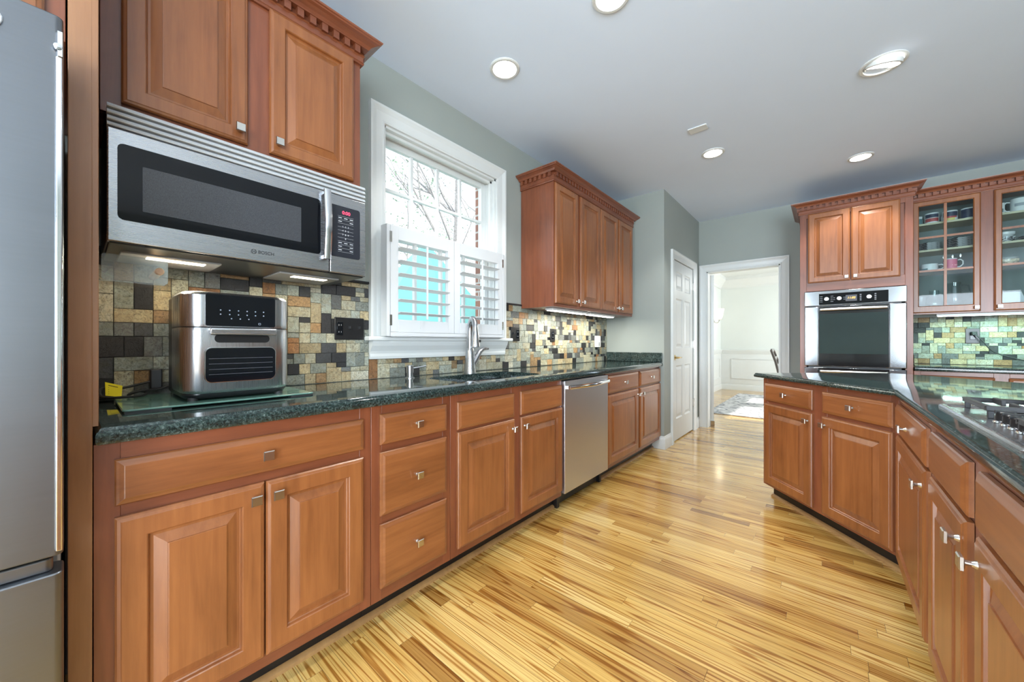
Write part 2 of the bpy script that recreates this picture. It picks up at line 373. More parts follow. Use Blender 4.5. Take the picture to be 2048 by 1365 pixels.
# ---- pantry door (closed, six panels)
def six_panel(b, u0, u1, z0, z1, place):
    w_ = (u1-u0); s = .11; mid = .09; pwid = (w_-2*s-mid)/2
    cols = [(u0+s, u0+s+pwid), (u1-s-pwid, u1-s)]; rows = [(z0+.24, z0+.85), (z0+1.05, z0+1.62), (z0+1.72, z0+1.93)]
    def q(pts): b.add([place(u, d, z) for u, d, z in pts], [tuple(range(len(pts)))])
    us = sorted({u0, u1, *[x for c in cols for x in c]}); zs = sorted({z0, z1, *[x for r in rows for x in r]})
    for i in range(len(us)-1):
        for j in range(len(zs)-1):
            a, c, e, g = us[i], us[i+1], zs[j], zs[j+1]
            if any(abs(a-x[0]) < 1e-6 for x in cols) and any(abs(e-x[0]) < 1e-6 for x in rows):
                prof = [(0, 0), (.012, .010), (.022, .010), (.05, .003)]
                b.loft([[place(a+k, d, e+k), place(c-k, d, e+k), place(c-k, d, g-k), place(a+k, d, g-k)] for k, d in prof], True, False, True)
            else: q([(a, 0, e), (c, 0, e), (c, 0, g), (a, 0, g)])
    b.loft([[place(u0, d, z0), place(u1, d, z0), place(u1, d, z1), place(u0, d, z1)] for d in (0, .035)], True, False, True)
b = MB(); six_panel(b, PD0+.003, PD1-.003, .012, DH-.003, lambda u, d, z: (PX-.004-d, u, z))
d1 = struct('door_1', b, white_p, smooth=False); d1['label'] = 'closed white six-panel pantry door with brass lever'
OFF[d1.name] = Vector(d1.location)
b = MB(); b.lathe([(.030, 0), (.030, .006), (.012, .010), (.010, .045)], (PX-.004, PD0+.065, .955), 16, 'x')
b.tube([(PX+.04, PD0+.065, .955), (PX+.042, PD0+.11, .957), (PX+.038, PD0+.175, .953)], [.010, .009, .007], 8)
obj('door_lever', b, brass, d1)
for z in (.36, 1.10, 1.84):
    b = MB(); b.box(PX-.003, PX+.014, PD1-.004, PD1+.012, z-.045, z+.045).lathe([(.008, z-.05), (.008, z+.05)], (PX+.010, PD1+.004, 0), 8)
    obj('hinge', b, nickel, d1)
# ---- swinging door folded back into the dining room
ang = R(112); dx_, dy_ = math.cos(ang), math.sin(ang); hx, hy = EX0+.052, t+.035
b = MB(); b.obox((hx+dx_*.39, hy+dy_*.39), (dx_, dy_), .76, 0, .038, .012, DH-.02)
d2 = struct('door_2', b, white_p, bevel=.002); d2['label'] = 'white swinging door standing open against the dining room wall'; OFF[d2.name] = Vector(d2.location)
b = MB(); b.obox((hx+dx_*.03, hy+dy_*.03), (dx_, dy_), .09, -.004, .042, .003, .07); obj('floor_pivot', b, nickel, d2)

# ---- kitchen window
b = MB()
prof = [(0, 0), (0, .016), (.010, .019), (.014, .016), (.055, .020), (.072, .026), (.08, .030), (.093, .030), (.093, 0)]
rings = [[(h, WY0-o, WZ0), (h, WY0-o, WZ1+o), (h, WY1+o, WZ1+o), (h, WY1+o, WZ0)] for o, h in prof]; n = len(rings)
b.add([p for r in rings for p in r], [(k*4+i, k*4+i+1, (k+1)*4+i+1, (k+1)*4+i) for k in range(n-1) for i in range(3)])
b.box(-.155, 0, WY0-.001, WY0+.014, WZ0, WZ1).box(-.155, 0, WY1-.014, WY1+.001, WZ0, WZ1).box(-.155, 0, WY0, WY1, WZ1-.014, WZ1+.001)
b.box(-.05, -.03, WY0+.014, WY0+.03, WZ0, WZ1).box(-.05, -.03, WY1-.03, WY1-.014, WZ0, WZ1).box(-.05, -.03, WY0+.014, WY1-.014, WZ1-.03, WZ1-.014)
win = struct('window_1', b, white_p, smooth=False); win['label'] = 'white double-hung window with divided panes over the sink'; OFF[win.name] = Vector(win.location)
b = MB(); b.box(-.15, .062, 1.035, 2.25, 1.134, 1.158); obj('window_sill', b, white_p, win, bevel=.007, seg=3)
b = MB(); pr = [(.0, 1.03), (.016, 1.03), (.020, 1.045), (.018, 1.06), (.022, 1.075), (.040, 1.105), (.046, 1.12), (.050, 1.134), (0, 1.134)]
b.loft([[(o, 1.062, z) for o, z in pr], [(o, 2.203, z) for o, z in pr]]); obj('apron', b, white_p, win, smooth=False)
def sash(z0, z1, xp, rows, name):
    b = MB(); y0, y1, s = WY0+.014, WY1-.014, .042; x0, x1 = xp, xp+.034
    b.box(x0, x1, y0, y0+s, z0, z1).box(x0, x1, y1-s, y1, z0, z1).box(x0, x1, y0+s, y1-s, z0, z0+s*.8).box(x0, x1, y0+s, y1-s, z1-s, z1)
    gy0, gy1, gz0, gz1 = y0+s, y1-s, z0+s*.8, z1-s
    for k in range(1, 4): yy = gy0+(gy1-gy0)*k/4; b.box(x0+.004, x1-.004, yy-.0095, yy+.0095, gz0, gz1)
    for k in range(1, rows): zz = gz0+(gz1-gz0)*k/rows; b.box(x0+.005, x1-.005, gy0, gy1, zz-.0095, zz+.0095)
    o = obj(name, b, white_p, win, bevel=.002); b = MB(); b.box(xp+.015, xp+.019, gy0, gy1, gz0, gz1); obj('pane', b, pane_m, o)
sash(1.765, WZ1-.014, -.135, 2, 'upper_sash'); sash(1.16, 1.80, -.095, 1, 'lower_sash')

# ------------------------------------------------------------------ shutters
sh = thing('plantation_shutter', 'white half-height plantation shutters hinged over the lower window', 'shutter', (.06, 1.615, 1.158))
SY0, SY1, SX0, SX1 = 1.12, 2.108, .031, .094; Z0, Z1 = 1.159, 1.79
b = MB(); b.box(SX0, SX1, SY0, SY0+.022, Z0, Z1).box(SX0, SX1, SY1-.022, SY1, Z0, Z1).box(SX0, SX1, SY0+.022, SY1-.022, Z0, Z0+.022)
obj('frame', b, white_s, sh, bevel=.002)
def shutter_panel(y0, y1):
    b = MB(); s, x0, x1 = .050, .064, .094; za, zb = Z0+.024, Z1; oz0, oz1 = 1.255, 1.712
    b.box(x0, x1, y0, y0+s, za, zb).box(x0, x1, y1-s, y1, za, zb).box(x0, x1, y0+s, y1-s, za, oz0).box(x0, x1, y0+s, y1-s, oz1, zb)
    p = obj('panel', b, white_s, sh, bevel=.002)
    for k in range(6):
        zc = 1.294+k*.0745; a = R(-4); b = MB(); ring = []
        for q in range(12):
            th = 2*math.pi*q/12; u, v = .042*math.cos(th), .0055*math.sin(th)
            ring.append((.073+u*math.cos(a)+v*math.sin(a), zc-u*math.sin(a)+v*math.cos(a)))
        b.loft([[(x, yy, z) for x, z in ring] for yy in (y0+s+.001, y1-s-.001)]); obj('louver', b, white_s, p)
    yc = (y0+y1)/2; b = MB(); b.box(.113, .122, yc-.006, yc+.006, 1.262, 1.70); obj('tilt_rod', b, white_s, p, bevel=.002)
    b = MB(); b.box(.094, .097, yc-.035, yc-.027, 1.205, 1.25); obj('rod_catch', b, white_s, p)
    return p
pl = shutter_panel(SY0+.024, 1.610); pr_ = shutter_panel(1.613, SY1-.024)
for p, yh in ((pl, SY0+.023), (pr_, SY1-.023)):
    for z in (1.25, 1.72): b = MB(); b.box(.092, .099, yh-.007, yh+.007, z-.03, z+.03); obj('hinge', b, nickel, p)

# ------------------------------------------------------------------ slate mosaic
PAL = [((.50, .49, .37), 9), ((.40, .44, .38), 8), ((.30, .34, .31), 7), ((.17, .185, .185), 5), ((.018, .019, .022), 6), ((.060, .066, .072), 4),
       ((.42, .27, .13), 4), ((.36, .18, .07), 2), ((.52, .44, .27), 5), ((.58, .57, .46), 4)]
def mosaic(name, label, u0, u1, z0, z1, place, seed, holes=()):
    rg = random.Random(seed); g = .0258; nu, nz = int(round((u1-u0)/g)), int(round((z1-z0)/g)); gu, gz = (u1-u0)/nu, (z1-z0)/nz
    used = [[False]*nz for _ in range(nu)]; b = MB(); b.tinted = True
    b.col = (.05, .048, .042)
    q = [place(u, 0.002, z) for u, z in ((u0, z0), (u1, z0), (u1, z1), (u0, z1))]; b.add(q, [(0,1,2,3)], 1)
    opts = [(2,2)]*5+[(2,3)]*4+[(3,2)]*2+[(4,2)]*4+[(2,4)]*3+[(2,1)]+[(3,3)]
    wts = [p[1] for p in PAL]; cols = [p[0] for p in PAL]
    for i in range(nu):
        for j in range(nz):
            if used[i][j]: continue
            o = opts[:]; rg.shuffle(o)
            for du, dz in o+[(2,1),(1,2),(1,1)]:
                if i+du <= nu and j+dz <= nz and not any(used[i+a][j+c] for a in range(du) for c in range(dz)): break
            for a in range(du):
                for c in range(dz): used[i+a][j+c] = True
            a0, a1, c0, c1 = u0+i*gu, u0+(i+du)*gu, z0+j*gz, z0+(j+dz)*gz
            um, zm = (a0+a1)/2, (c0+c1)/2
            if any(h[0] < um < h[1] and h[2] < zm < h[3] for h in holes): continue
            k = rg.choices(range(len(cols)), wts)[0]; v = rg.uniform(.55, .86); b.col = tuple(x*v for x in cols[k])
            d = rg.uniform(.007, .0115); e = .0009; f = .0018
            ring = lambda s_, dd: [place(a0+s_, dd, c0+s_), place(a1-s_, dd, c0+s_), place(a1-s_, dd, c1-s_), place(a0+s_, dd, c1-s_)]
            b.loft([ring(e, .002), ring(e, d-.001), ring(f, d)], True, False, True, 0)
    o = obj(name, b, [tile_m, grout_m], smooth=False); return tag(o, label, 'backsplash')
CT = .918
lw = lambda u, d, z: (d, u, z)
mosaic('slate_backsplash', 'slate mosaic backsplash behind the air fryer, left of the window', .037, 1.060, CT, 1.448, lw, 3)
mosaic('slate_backsplash', 'low strip of slate mosaic under the window apron behind the faucet', 1.060, 2.206, CT, 1.029, lw, 4)
mosaic('slate_backsplash', 'slate mosaic backsplash under the four-door wall cabinet', 2.206, 4.008, CT, 1.43, lw, 5)
ew = lambda u, d, z: (u, YE-d, z)
mosaic('slate_backsplash', 'slate mosaic backsplash under the glass-door cabinet', 2.55, 3.9, CT, 1.372, ew, 6)
b = MB(); b.box(0, .016, .037, 1.060, 1.448, 1.462); tag(obj('tile_cap_strip', b, black, bevel=.003), 'black pencil strip capping the mosaic left of the window', 'tile trim')
b = MB(); b.box(0, .016, 2.206, 2.42, 1.43, 1.444); tag(obj('tile_cap_strip', b, black, bevel=.003), 'short black pencil strip capping the mosaic right of the window', 'tile trim')

# ------------------------------------------------------------------ cabinets (local frame: x right, y into the cabinet, z up, fronts at y = 0)
kb = MB(); kb.lathe([(.009, 0), (.008, .003), (.0055, .008), (.0065, .02)], (0, 0, 0), 12, '-y')
kb.loft([[(sx*a, y, sz*a) for sx, sz in ((-1,-1),(1,-1),(1,1),(-1,1))] for a, y in ((.008, -.018), (.0145, -.021), (.0145, -.026), (.0125, -.0285))])
km = bpy.data.meshes.new('square_knob'); km.from_pydata(kb.v, [], kb.f); bm_ = bmesh.new(); bm_.from_mesh(km); bmesh.ops.recalc_face_normals(bm_, faces=bm_.faces); bm_.to_mesh(km); bm_.free(); km.materials.append(nickel)
km.polygons.foreach_set('use_smooth', [True]*len(km.polygons)); km.set_sharp_from_angle(angle=R(30))
FT = .02
def knob(parent, x, z, y=-FT): return inst('knob', km, parent, (x, y, z))
def raised_door(root, x0, x1, z0, z1, kn=None, name='door', fw=.056):
    b = MB(); b.rings(x0, x1, z0, z1, [(0, -.001), (0, -.012), (.004, -.0165), (.010, -.0185), (.012, -FT), (fw, -FT), (fw+.003, -.0175), (fw+.005, -.009), (fw+.008, -.0065),
                                        (fw+.014, -.0065), (fw+.040, -.0160), (fw+.0402, -.0192), (fw+.043, -.0198)])
    o = obj(name, b, wood_v, root, smooth=False)
    if kn: knob(o, *kn)
    return o
def drawer(root, x0, x1, z0, z1, kn=True, name='drawer', kx=None):
    b = MB(); b.rings(x0, x1, z0, z1, [(0, -.001), (0, -.010), (.003, -.0135), (.008, -.0155), (.016, -.0195), (.018, -FT)])
    o = obj(name, b, wood_h, root, smooth=False)
    if kn: knob(o, kx if kx is not None else (x0+x1)/2, (z0+z1)/2)
    return o
def frame_body(root, W, D, z0, z1, stiles, rails, fz=None, side_over=0):
    """carcass with a face frame of stiles (x0, x1) and rails (x0, x1, z0, z1)"""
    b = MB(); b.box(.001, .019, .019, D, z0, z1).box(W-.019, W-.001, .019, D, z0, z1).box(.019, W-.019, .019, D, z0, z0+.018).box(.019, W-.019, D-.012, D, z0+.018, z1).box(.019, W-.019, .019, .032, z1-.018, z1)
    if z0 > 1: b.box(.019, W-.019, .032, D-.012, z1-.018, z1)
    obj('carcass', b, frame_v, root)
    for a, c in stiles: obj('stile', MB().box(a, c, 0, .019, z0, z1), frame_v, root, bevel=.0012)
    for a, c, e, g in rails:
        cuts = [a]+[q for st in stiles if st[0] > a+.01 and st[1] < c-.01 for q in st]+[c]
        for k in range(0, len(cuts), 2): obj('rail', MB().box(cuts[k], cuts[k+1], .0006, .019, e, g), frame_h, root, bevel=.001)
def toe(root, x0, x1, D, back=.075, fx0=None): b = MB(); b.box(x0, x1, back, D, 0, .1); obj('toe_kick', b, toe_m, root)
HP = R(90)
def base(name, label, loc, rz, W, stiles, rails, D=.585, group=None, tk=True, ztop=.874):
    r = thing(name, label, 'base cabinet', loc, rz, group); frame_body(r, W, D, .1, ztop, stiles, rails)
    if tk: toe(r, 0, W, D)
    return r
XF = .61
o_ = .028    # left run: local x = world y - start
r = base('base_cabinet', 'wood base cabinet under the air fryer with one wide drawer and two doors', (XF, o_, 0), HP, .712, [(0, .045), (.667, .712)], [(.045, .667, .828, .874), (.045, .667, .683, .722), (.045, .667, .1, .15)])
drawer(r, .034, .679, .717, .832); raised_door(r, .034, .353, .143, .688, (.325, .645)); raised_door(r, .357, .677, .143, .688, (.384, .645))
r = base('drawer_base_cabinet', 'narrow wood base cabinet with a stack of three drawers', (XF, .742, 0), HP, .396, [(0, .045), (.351, .396)], [(.045, .351, .83, .874), (.045, .351, .684, .722), (.045, .351, .398, .44), (.045, .351, .1, .155)])
for z0, z1 in ((.718, .839), (.436, .688), (.150, .404)): drawer(r, .033, .367, z0, z1)
r = base('sink_base_cabinet', 'wood sink base cabinet with two false drawer fronts and two doors', (XF, 1.14, 0), HP, .958, [(0, .045), (.44, .53), (.913, .958)], [(.045, .913, .83, .874), (.045, .913, .685, .722), (.045, .913, .1, .15)])
drawer(r, .036, .455, .706, .838, False, 'false_front'); drawer(r, .513, .947, .706, .842, False, 'false_front')
raised_door(r, .036, .455, .138, .694, (.434, .643)); raised_door(r, .513, .947, .138, .694, (.540, .643))
r = base('base_cabinet', 'reddish wood base cabinet with two drawers and two doors beyond the dishwasher', (XF, 2.748, 0), HP, 1.258, [(0, .03), (.62, .71), (1.235, 1.258)], [(.03, 1.235, .85, .874), (.03, 1.235, .69, .722), (.03, 1.235, .1, .145)])
drawer(r, .014, .645, .710, .855); drawer(r, .684, 1.25, .710, .855)
raised_door(r, .014, .645, .135, .697, (.615, .645)); raised_door(r, .684, 1.25, .135, .697, (.714, .645))
b = MB(); b.sweep([(XF-.075+.001, .03), (XF-.075+.001, 2.10)], [(0, 0), (.018, 0), (.016, .012), (.008, .019), (0, .021)]); struct('trim_6', b, shoe_m)
b = MB(); b.sweep([(XF-.075+.001, 2.745), (XF-.075+.001, 4.005)], [(0, 0), (.018, 0), (.016, .012), (.008, .019), (0, .021)]); struct('trim_7', b, shoe_m)
# dishwasher
r = thing('dishwasher', 'stainless steel dishwasher with a curved bar handle', 'dishwasher', (XF+.022, 2.103, 0), HP)
b = MB(); b.box(.012, .634, .035, .58, .1, .868); obj('tub', b, black, r)
b = MB(); b.box(.004, .642, 0, .035, .112, .866); obj('door', b, dish_steel, r, bevel=.004, seg=3)
b = MB(); pts = [(.03+.586*k/14, -.022-.030*math.sin(math.pi*k/14), .822) for k in range(15)]
b.loft([[(p[0], p[1]+.009*math.cos(t), p[2]+.014*math.sin(t)) for t in [2*math.pi*q/12 for q in range(12)]] for p in pts])
for x in (.036, .61): b.box(x-.008, x+.008, -.024, 0, .812, .832)
obj('handle', b, chrome, r)
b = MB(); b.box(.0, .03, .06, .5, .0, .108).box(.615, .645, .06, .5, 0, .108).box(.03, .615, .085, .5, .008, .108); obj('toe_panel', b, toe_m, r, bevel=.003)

# counter builder: rounded edge all round, optional holes
def fill_top(outer, holes, z):
    bm = bmesh.new(); es = []
    for loop in [outer]+list(holes):
        v_ = [bm.verts.new((x, y, z)) for x, y in loop]
        for i in range(len(v_)): es.append(bm.edges.new((v_[i], v_[(i+1) % len(v_)])))
    bmesh.ops.triangle_fill(bm, edges=es, use_beauty=True); bm.verts.index_update()
    V = [tuple(v.co) for v in bm.verts]; F = [[v.index for v in f.verts] for f in bm.faces]; bm.free(); return V, F
def counter(name, label, outer, zt, zb, holes=()):
    """outer: counter-clockwise"""
    b = MB(); prof = [(-.016, zt), (-.010, zt-.001), (-.007, zt-.004), (-.006, zt-.008), (-.002, zt-.011), (0, zt-.018), (0, zb+.008), (-.003, zb+.002), (-.008, zb)]
    inner = offset(outer, -.016, True); b.add(*fill_top(inner, holes, zt)); b.sweep(outer, prof, True)
    b.add(*fill_top(offset(outer, -.008, True), holes, zb))
    for h in holes: b.loft([[(x, y, z) for x, y in h] for z in (zt, zb)], True, False, False)
    o = obj(name, b, granite); return tag(o, label, 'countertop')
sink_hole = rrect(.19, .55, 1.29, 1.99, .09, 8)
counter('granite_countertop', 'long dark green granite countertop under the window with the sink', [(.012, .030), (.645, .030), (.645, 4.006), (.012, 4.006)], CT, .876, [sink_hole])
b = MB(); b.box(.014, .640, 3.986, 4.009, CT, 1.017); tag(obj('granite_upstand', b, granite, bevel=.003), 'short green granite upstand against the pantry wall', 'upstand')
# sink
s = thing('kitchen_sink', 'stainless steel double-bowl undermount sink below the window', 'sink', (.37, 1.64, .70))
for y0, y1, dz, nm in ((1.275, 1.675, .70, 'large_bowl'), (1.695, 2.004, .74, 'small_bowl')):
    b = MB(); b.loft([[(x, y, z) for x, y in rrect(.176+i, .563-i, y0+i, y1-i, .07)] for i, z in ((0, .875), (.006, .86), (.014, dz+.03), (.03, dz+.005), (.07, dz))], True, False, True)
    b.loft([[(x, y, z) for x, y in rrect(.176-i, .563+i, y0-i, y1+i, .07)] for i, z in ((0, .875), (.008, .875))], True, False, False)
    o = obj(nm, b, steel_h, s); b = MB(); b.lathe([(.045, dz+.002), (.04, dz+.004), (.02, dz+.003)], (.37, (y0+y1)/2, 0), 20); obj('drain', b, chrome, o)
# faucet
fx, fy = .148, 1.70
f = thing('kitchen_faucet', 'brushed nickel pull-down gooseneck faucet behind the sink', 'faucet', (fx, fy, CT))
b = MB(); b.lathe([(.043, CT), (.043, CT+.004), (.040, CT+.02), (.033, CT+.09), (.028, CT+.15), (.0235, CT+.168)], (fx, fy, 0), 24); obj('body', b, steel_y, f)
d = Vector((.89, -.456)); pts = [(fx, fy, CT+.16)]
for k in range(15):
    th = math.pi*(k/14)*.98; rr = .062; pts.append((fx+d.x*(rr-rr*math.cos(th)), fy+d.y*(rr-rr*math.cos(th)), CT+.285+.075*math.sin(th)))
hx_, hy_ = fx+d.x*.124, fy+d.y*.124; pts += [(hx_, hy_, CT+.27)]
b = MB(); b.tube(pts, [.0225]+[.0205-.004*k/15 for k in range(16)], 16); obj('spout', b, steel_y, f)
b = MB(); b.lathe([(.0175, CT+.275), (.021, CT+.262), (.0235, CT+.23), (.029, CT+.19), (.031, CT+.178), (.025, CT+.175)], (hx_, hy_, 0), 20); o = obj('spray_head', b, steel_y, f)
b = MB(); b.lathe([(.004, 0), (.009, .002), (.009, .006), (.004, .008)], (hx_+.018, hy_+.018, CT+.215), 10, 'x'); obj('spray_button', b, rubber, o)
b = MB(); b.tube([(fx+.012, fy+.012, CT+.06), (fx+.018, fy+.04, CT+.10), (fx+.024, fy+.07, CT+.145), (fx+.03, fy+.10, CT+.165), (fx+.035, fy+.14, CT+.163)], [.022, .020, .016, .012, .007], 12); obj('lever', b, steel_y, f)
# soap dispenser
f = thing('soap_dispenser', 'small brushed nickel soap dispenser left of the faucet', 'soap dispenser', (.13, 1.245, CT))
b = MB(); b.lathe([(.027, CT), (.027, CT+.005), (.018, CT+.008), (.018, CT+.03), (.021, CT+.032), (.021, CT+.072), (.016, CT+.075)], (.13, 1.245, 0), 18); obj('pump_body', b, steel_y, f)
b = MB(); b.tube([(.135, 1.25, CT+.056), (.165, 1.285, CT+.063), (.188, 1.317, CT+.070)], [.005, .0045, .004], 8); obj('nozzle', b, steel_y, f)

# ---- fridge, end panel, cupboard over the fridge
f = thing('refrigerator', 'silver bottom-freezer refrigerator at the left edge', 'refrigerator', (.4, -.48, 0))
FX = .77; b = MB(); b.box(.06, .69, -.93, -.022, .02, 1.77); obj('body', b, grey_m, f, bevel=.004)
b = MB(); b.poly(rrect(.70, FX, -.932, -.016, .012), .69, 1.785); obj('upper_door', b, fridge_m, f, bevel=.003)
b = MB(); b.poly(rrect(.70, FX, -.932, -.016, .012), .05, .655); b.poly(rrect(.70, FX-.018, -.92, -.03, .01), .655, .682); obj('freezer_drawer', b, fridge_m, f, bevel=.003)
b = MB(); b.box(FX-.004, FX+.006, -.026, -.017, .70, 1.70); obj('door_edge_strip', b, chrome, f, bevel=.002)
b = MB(); b.box(FX-.004, FX+.008, -.0235, -.017, 1.70, 1.75).lathe([(.0, 0), (.006, .002), (.006, .008), (0, .010)], (FX+.002, -.023, 1.718), 10, 'x'); obj('hinge_cap', b, chrome, f)
b = MB(); b.tube([(FX+.003, -.10, 1.7425), (FX+.003, -.093, 1.741), (FX+.003, -.0905, 1.736), (FX+.003, -.0905, 1.728), (FX+.003, -.092, 1.722), (FX+.003, -.10, 1.7215)], .0016, 6); obj('emblem', b, chrome, f)
b = MB(); b.box(.001, XF, -.012, .026, 0, 2.41).box(.001, XF, .026, .0365, .9185, 2.41); tag(obj('tall_end_panel', b, panel_w, bevel=.0015), 'tall wood end panel between the refrigerator and the microwave', 'cabinet panel')
r = thing('over_fridge_cabinet', 'wood cupboard above the refrigerator', 'wall cabinet', (XF, -.93, 1.82), HP); OFF[r.name] = Vector()
b = MB(); b.box(.002, .915, .02, .60, 0, .59); obj('carcass', b, frame_v, r)
for a, c in ((0, .05), (.865, .915)): obj('stile', MB().box(a, c, 0, .02, 0, .59), frame_v, r, bevel=.001)
for e, g in ((0, .03), (.55, .59)): obj('rail', MB().box(.05, .865, .0006, .02, e, g), frame_h, r, bevel=.001)
raised_door(r, .03, .455, .022, .56); raised_door(r, .459, .885, .022, .56)

# ---- crown with dentils
def crown(root, path, z0, z1, mat=frame_h):
    h = z1-z0; b = MB()
    b.sweep(path, [(0, z0-.004), (.010, z0-.004), (.013, z0+.003), (.010, z0+.010), (.010, z0+.30*h), (.016, z0+.30*h+.006), (.010, z0+.30*h+.008), (.001, z0+.34*h), (.001, z0+.63*h), (.028, z0+.64*h),
                   (.030, z0+.68*h), (.036, z0+.76*h), (.052, z0+.84*h), (.064, z0+.88*h), (.066, z0+.92*h), (.072, z0+.94*h), (.074, z1), (0, z1)])
    for i in range(len(path)-1):
        a, c = Vector(path[i]), Vector(path[i+1]); L = (c-a).length; dr = (c-a)/L; n = int(round(L/.046))
        for k in range(n):
            p = a+dr*(L*(k+.5)/n); b.obox(p, dr, .024, -.025, 0, z0+.335*h, z0+.635*h)
    return obj('crown_moulding', b, mat, root, smooth=False)
def wall_cab(name, label, loc, rz, W, D, z0, z1, stiles, rails):
    r = thing(name, label, 'wall cabinet', loc, rz); frame_body(r, W, D, z0, z1, stiles, rails); return r
r = wall_cab('wall_cabinet', 'two-door wood wall cabinet over the microwave with dentil crown', (.33, .046, 0), HP, .797, .325, 1.808, 2.42, [(0, .045), (.358, .436), (.753, .797)], [(.045, .753, 1.808, 1.85), (.045, .753, 2.37, 2.42)])
raised_door(r, .043, .363, 1.845, 2.398, (.334, 1.888), fw=.05); raised_door(r, .432, .761, 1.845, 2.398, (.458, 1.888), fw=.05)
crown(r, [(-.006, 0), (.797, 0), (.797, .325)], 2.395, 2.50)
r = wall_cab('wall_cabinet', 'four-door wood wall cabinet right of the window with dentil crown', (.33, 2.42, 0), HP, 1.545, .325, 1.41, 2.42, [(0, .035), (.34, .41), (.75, .79), (1.13, 1.19), (1.50, 1.545)], [(.035, 1.50, 1.41, 1.455), (.035, 1.50, 2.36, 2.42)])
for x0, x1, kx in ((.012, .352, .326), (.398, .762, .424), (.776, 1.146, 1.118), (1.174, 1.522, 1.202)): raised_door(r, x0, x1, 1.435, 2.385, (kx, 1.472), fw=.05)
crown(r, [(0, .325), (0, 0), (1.545, 0), (1.545, .325)], 2.395, 2.50)
def strip(name, label, loc, rz, L, m, D=.075):
    t = thing(name, label, 'under-cabinet light', loc, rz); b = MB(); b.box(0, L, 0, D, .004, .022); obj('housing', b, white_p, t, bevel=.002)
    b = MB(); b.box(.012, L-.012, .01, D-.01, 0, .006); obj('diffuser', b, m, t); return t
strip('under_cabinet_light', 'under-cabinet light strip nearer the window beneath the four-door cabinet', (.27, 2.50, 1.386), HP, .58, lamp_m)
strip('under_cabinet_light', 'under-cabinet light strip nearer the pantry beneath the four-door cabinet', (.27, 3.14, 1.386), HP, .52, lamp_m)
light('strip_light_a', 'AREA', (.22, 2.79, 1.384), 7, (1, .96, .84), (0, 0, 0), .06, .55); light('strip_light_b', 'AREA', (.22, 3.4, 1.384), 6, (1, .96, .84), (0, 0, 0), .06, .5)

# ---- microwave
MX = .42; m_ = thing('microwave_oven', 'stainless over-the-range microwave under the two-door cabinet', 'microwave', (.2, .44, 1.408))
b = MB(); b.box(.018, MX-.03, .058, .820, 1.420, 1.804); obj('case', b, black, m_, bevel=.002)
b = MB()
for k in range(4):
    z = 1.737+k*.0175; b.loft([[(x, y, zz) for x, zz in ((MX-.03, z), (MX-.002, z), (MX-.001, z+.003), (MX-.006, z+.011), (MX-.03, z+.012))] for y in (.057, .821)])
o = obj('vent_grille', b, plain('silver_grille', (.50, .52, .53), .35, .02), m_, smooth=False)
b = MB(); b.box(MX-.03, MX-.018, .058, .820, 1.735, 1.803); obj('vent_recess', b, grey_m, o)
b = MB(); b.box(MX-.03, MX, .057, .665, 1.410, 1.732); dr = obj('door', b, steel_h, m_, bevel=.003)
lw2 = lambda y0, y1, z0, z1, x0, x1, r: MB().loft([[(x, y, z) for y, z in rrect(y0, y1, z0, z1, r)] for x in (x0, x1)])
obj('window', lw2(.077, .632, 1.474, 1.692, MX-.002, MX+.0015, .014), blackg, dr)
obj('mesh_screen', lw2(.128, .560, 1.508, 1.640, MX+.001, MX+.0019, .002), plain('perforated_screen', (.05, .053, .06), .2, .5, 900), dr)
b = MB(); n = 12; pts = []
for k in range(n+1):
    u = k/n; z = 1.456+.276*u; x = MX+.024+.012*math.sin(math.pi*u); pts.append((x, .6485, z))
b.loft([[(p[0]+.007*math.cos(t)*1., p[1]+.0145*math.sin(t), p[2]) for t in [2*math.pi*q/12 for q in range(12)]] for p in pts])
b.box(MX, MX+.025, .640, .657, 1.458, 1.472).box(MX, MX+.025, .640, .657, 1.716, 1.730); obj('handle', b, chrome, dr)
TR = (R(90), 0, R(90))
text('brand_lettering', 'BOSCH', .0155, (MX+.001, .444, 1.4435), TR, black, dr)
b = MB()
for r_ in (.0078,): b.tube([(MX+.001, .406+r_*math.cos(t), 1.4435+r_*math.sin(t)) for t in [2*math.pi*k/24 for k in range(25)]], .0007, 6)
b.box(MX, MX+.0012, .4035, .4085, 1.4428, 1.4442).box(MX, MX+.0012, .4028, .4038, 1.439, 1.448).box(MX, MX+.0012, .4082, .4092, 1.439, 1.448)
b.tube([(MX+.001, .4025, 1.4385), (MX+.001, .3998, 1.4435), (MX+.001, .4025, 1.4485)], .0006, 6).tube([(MX+.001, .4095, 1.4385), (MX+.001, .4122, 1.4435), (MX+.001, .4095, 1.4485)], .0006, 6)
obj('brand_emblem', b, black, dr)
b = MB(); b.box(MX-.03, MX, .669, .821, 1.410, 1.732); cp = obj('control_panel', b, steel_h, m_, bevel=.003)
pts = [(y, z) for y, z in rrect(.669, .795, 1.478, 1.690, .012)]; pts = [(.669 if y < .7 else y, (1.478 if z < 1.58 else 1.690) if y < .7 else z) for y, z in pts]
obj('keypad', MB().loft([[(x, y, z) for y, z in rrect(.6695, .795, 1.478, 1.690, .010)] for x in (MX-.002, MX+.0015)]), plain('keypad_black', (.02, .022, .03), .16, .1), cp)
text('display_digits', '0:00', .020, (MX+.0018, .735, 1.664), TR, red_led, cp)
for k, s_ in enumerate(['1   2   3', '4   5   6', '7   8   9', '0']): text('key_numbers', s_, .0085, (MX+.0018, .732, 1.6055-k*.0165), TR, whitepaint, cp)
b = MB()
for k in range(11): b.box(MX+.0015, MX+.0018, .700, .766, 1.648-k*.0148, 1.6484-k*.0148)
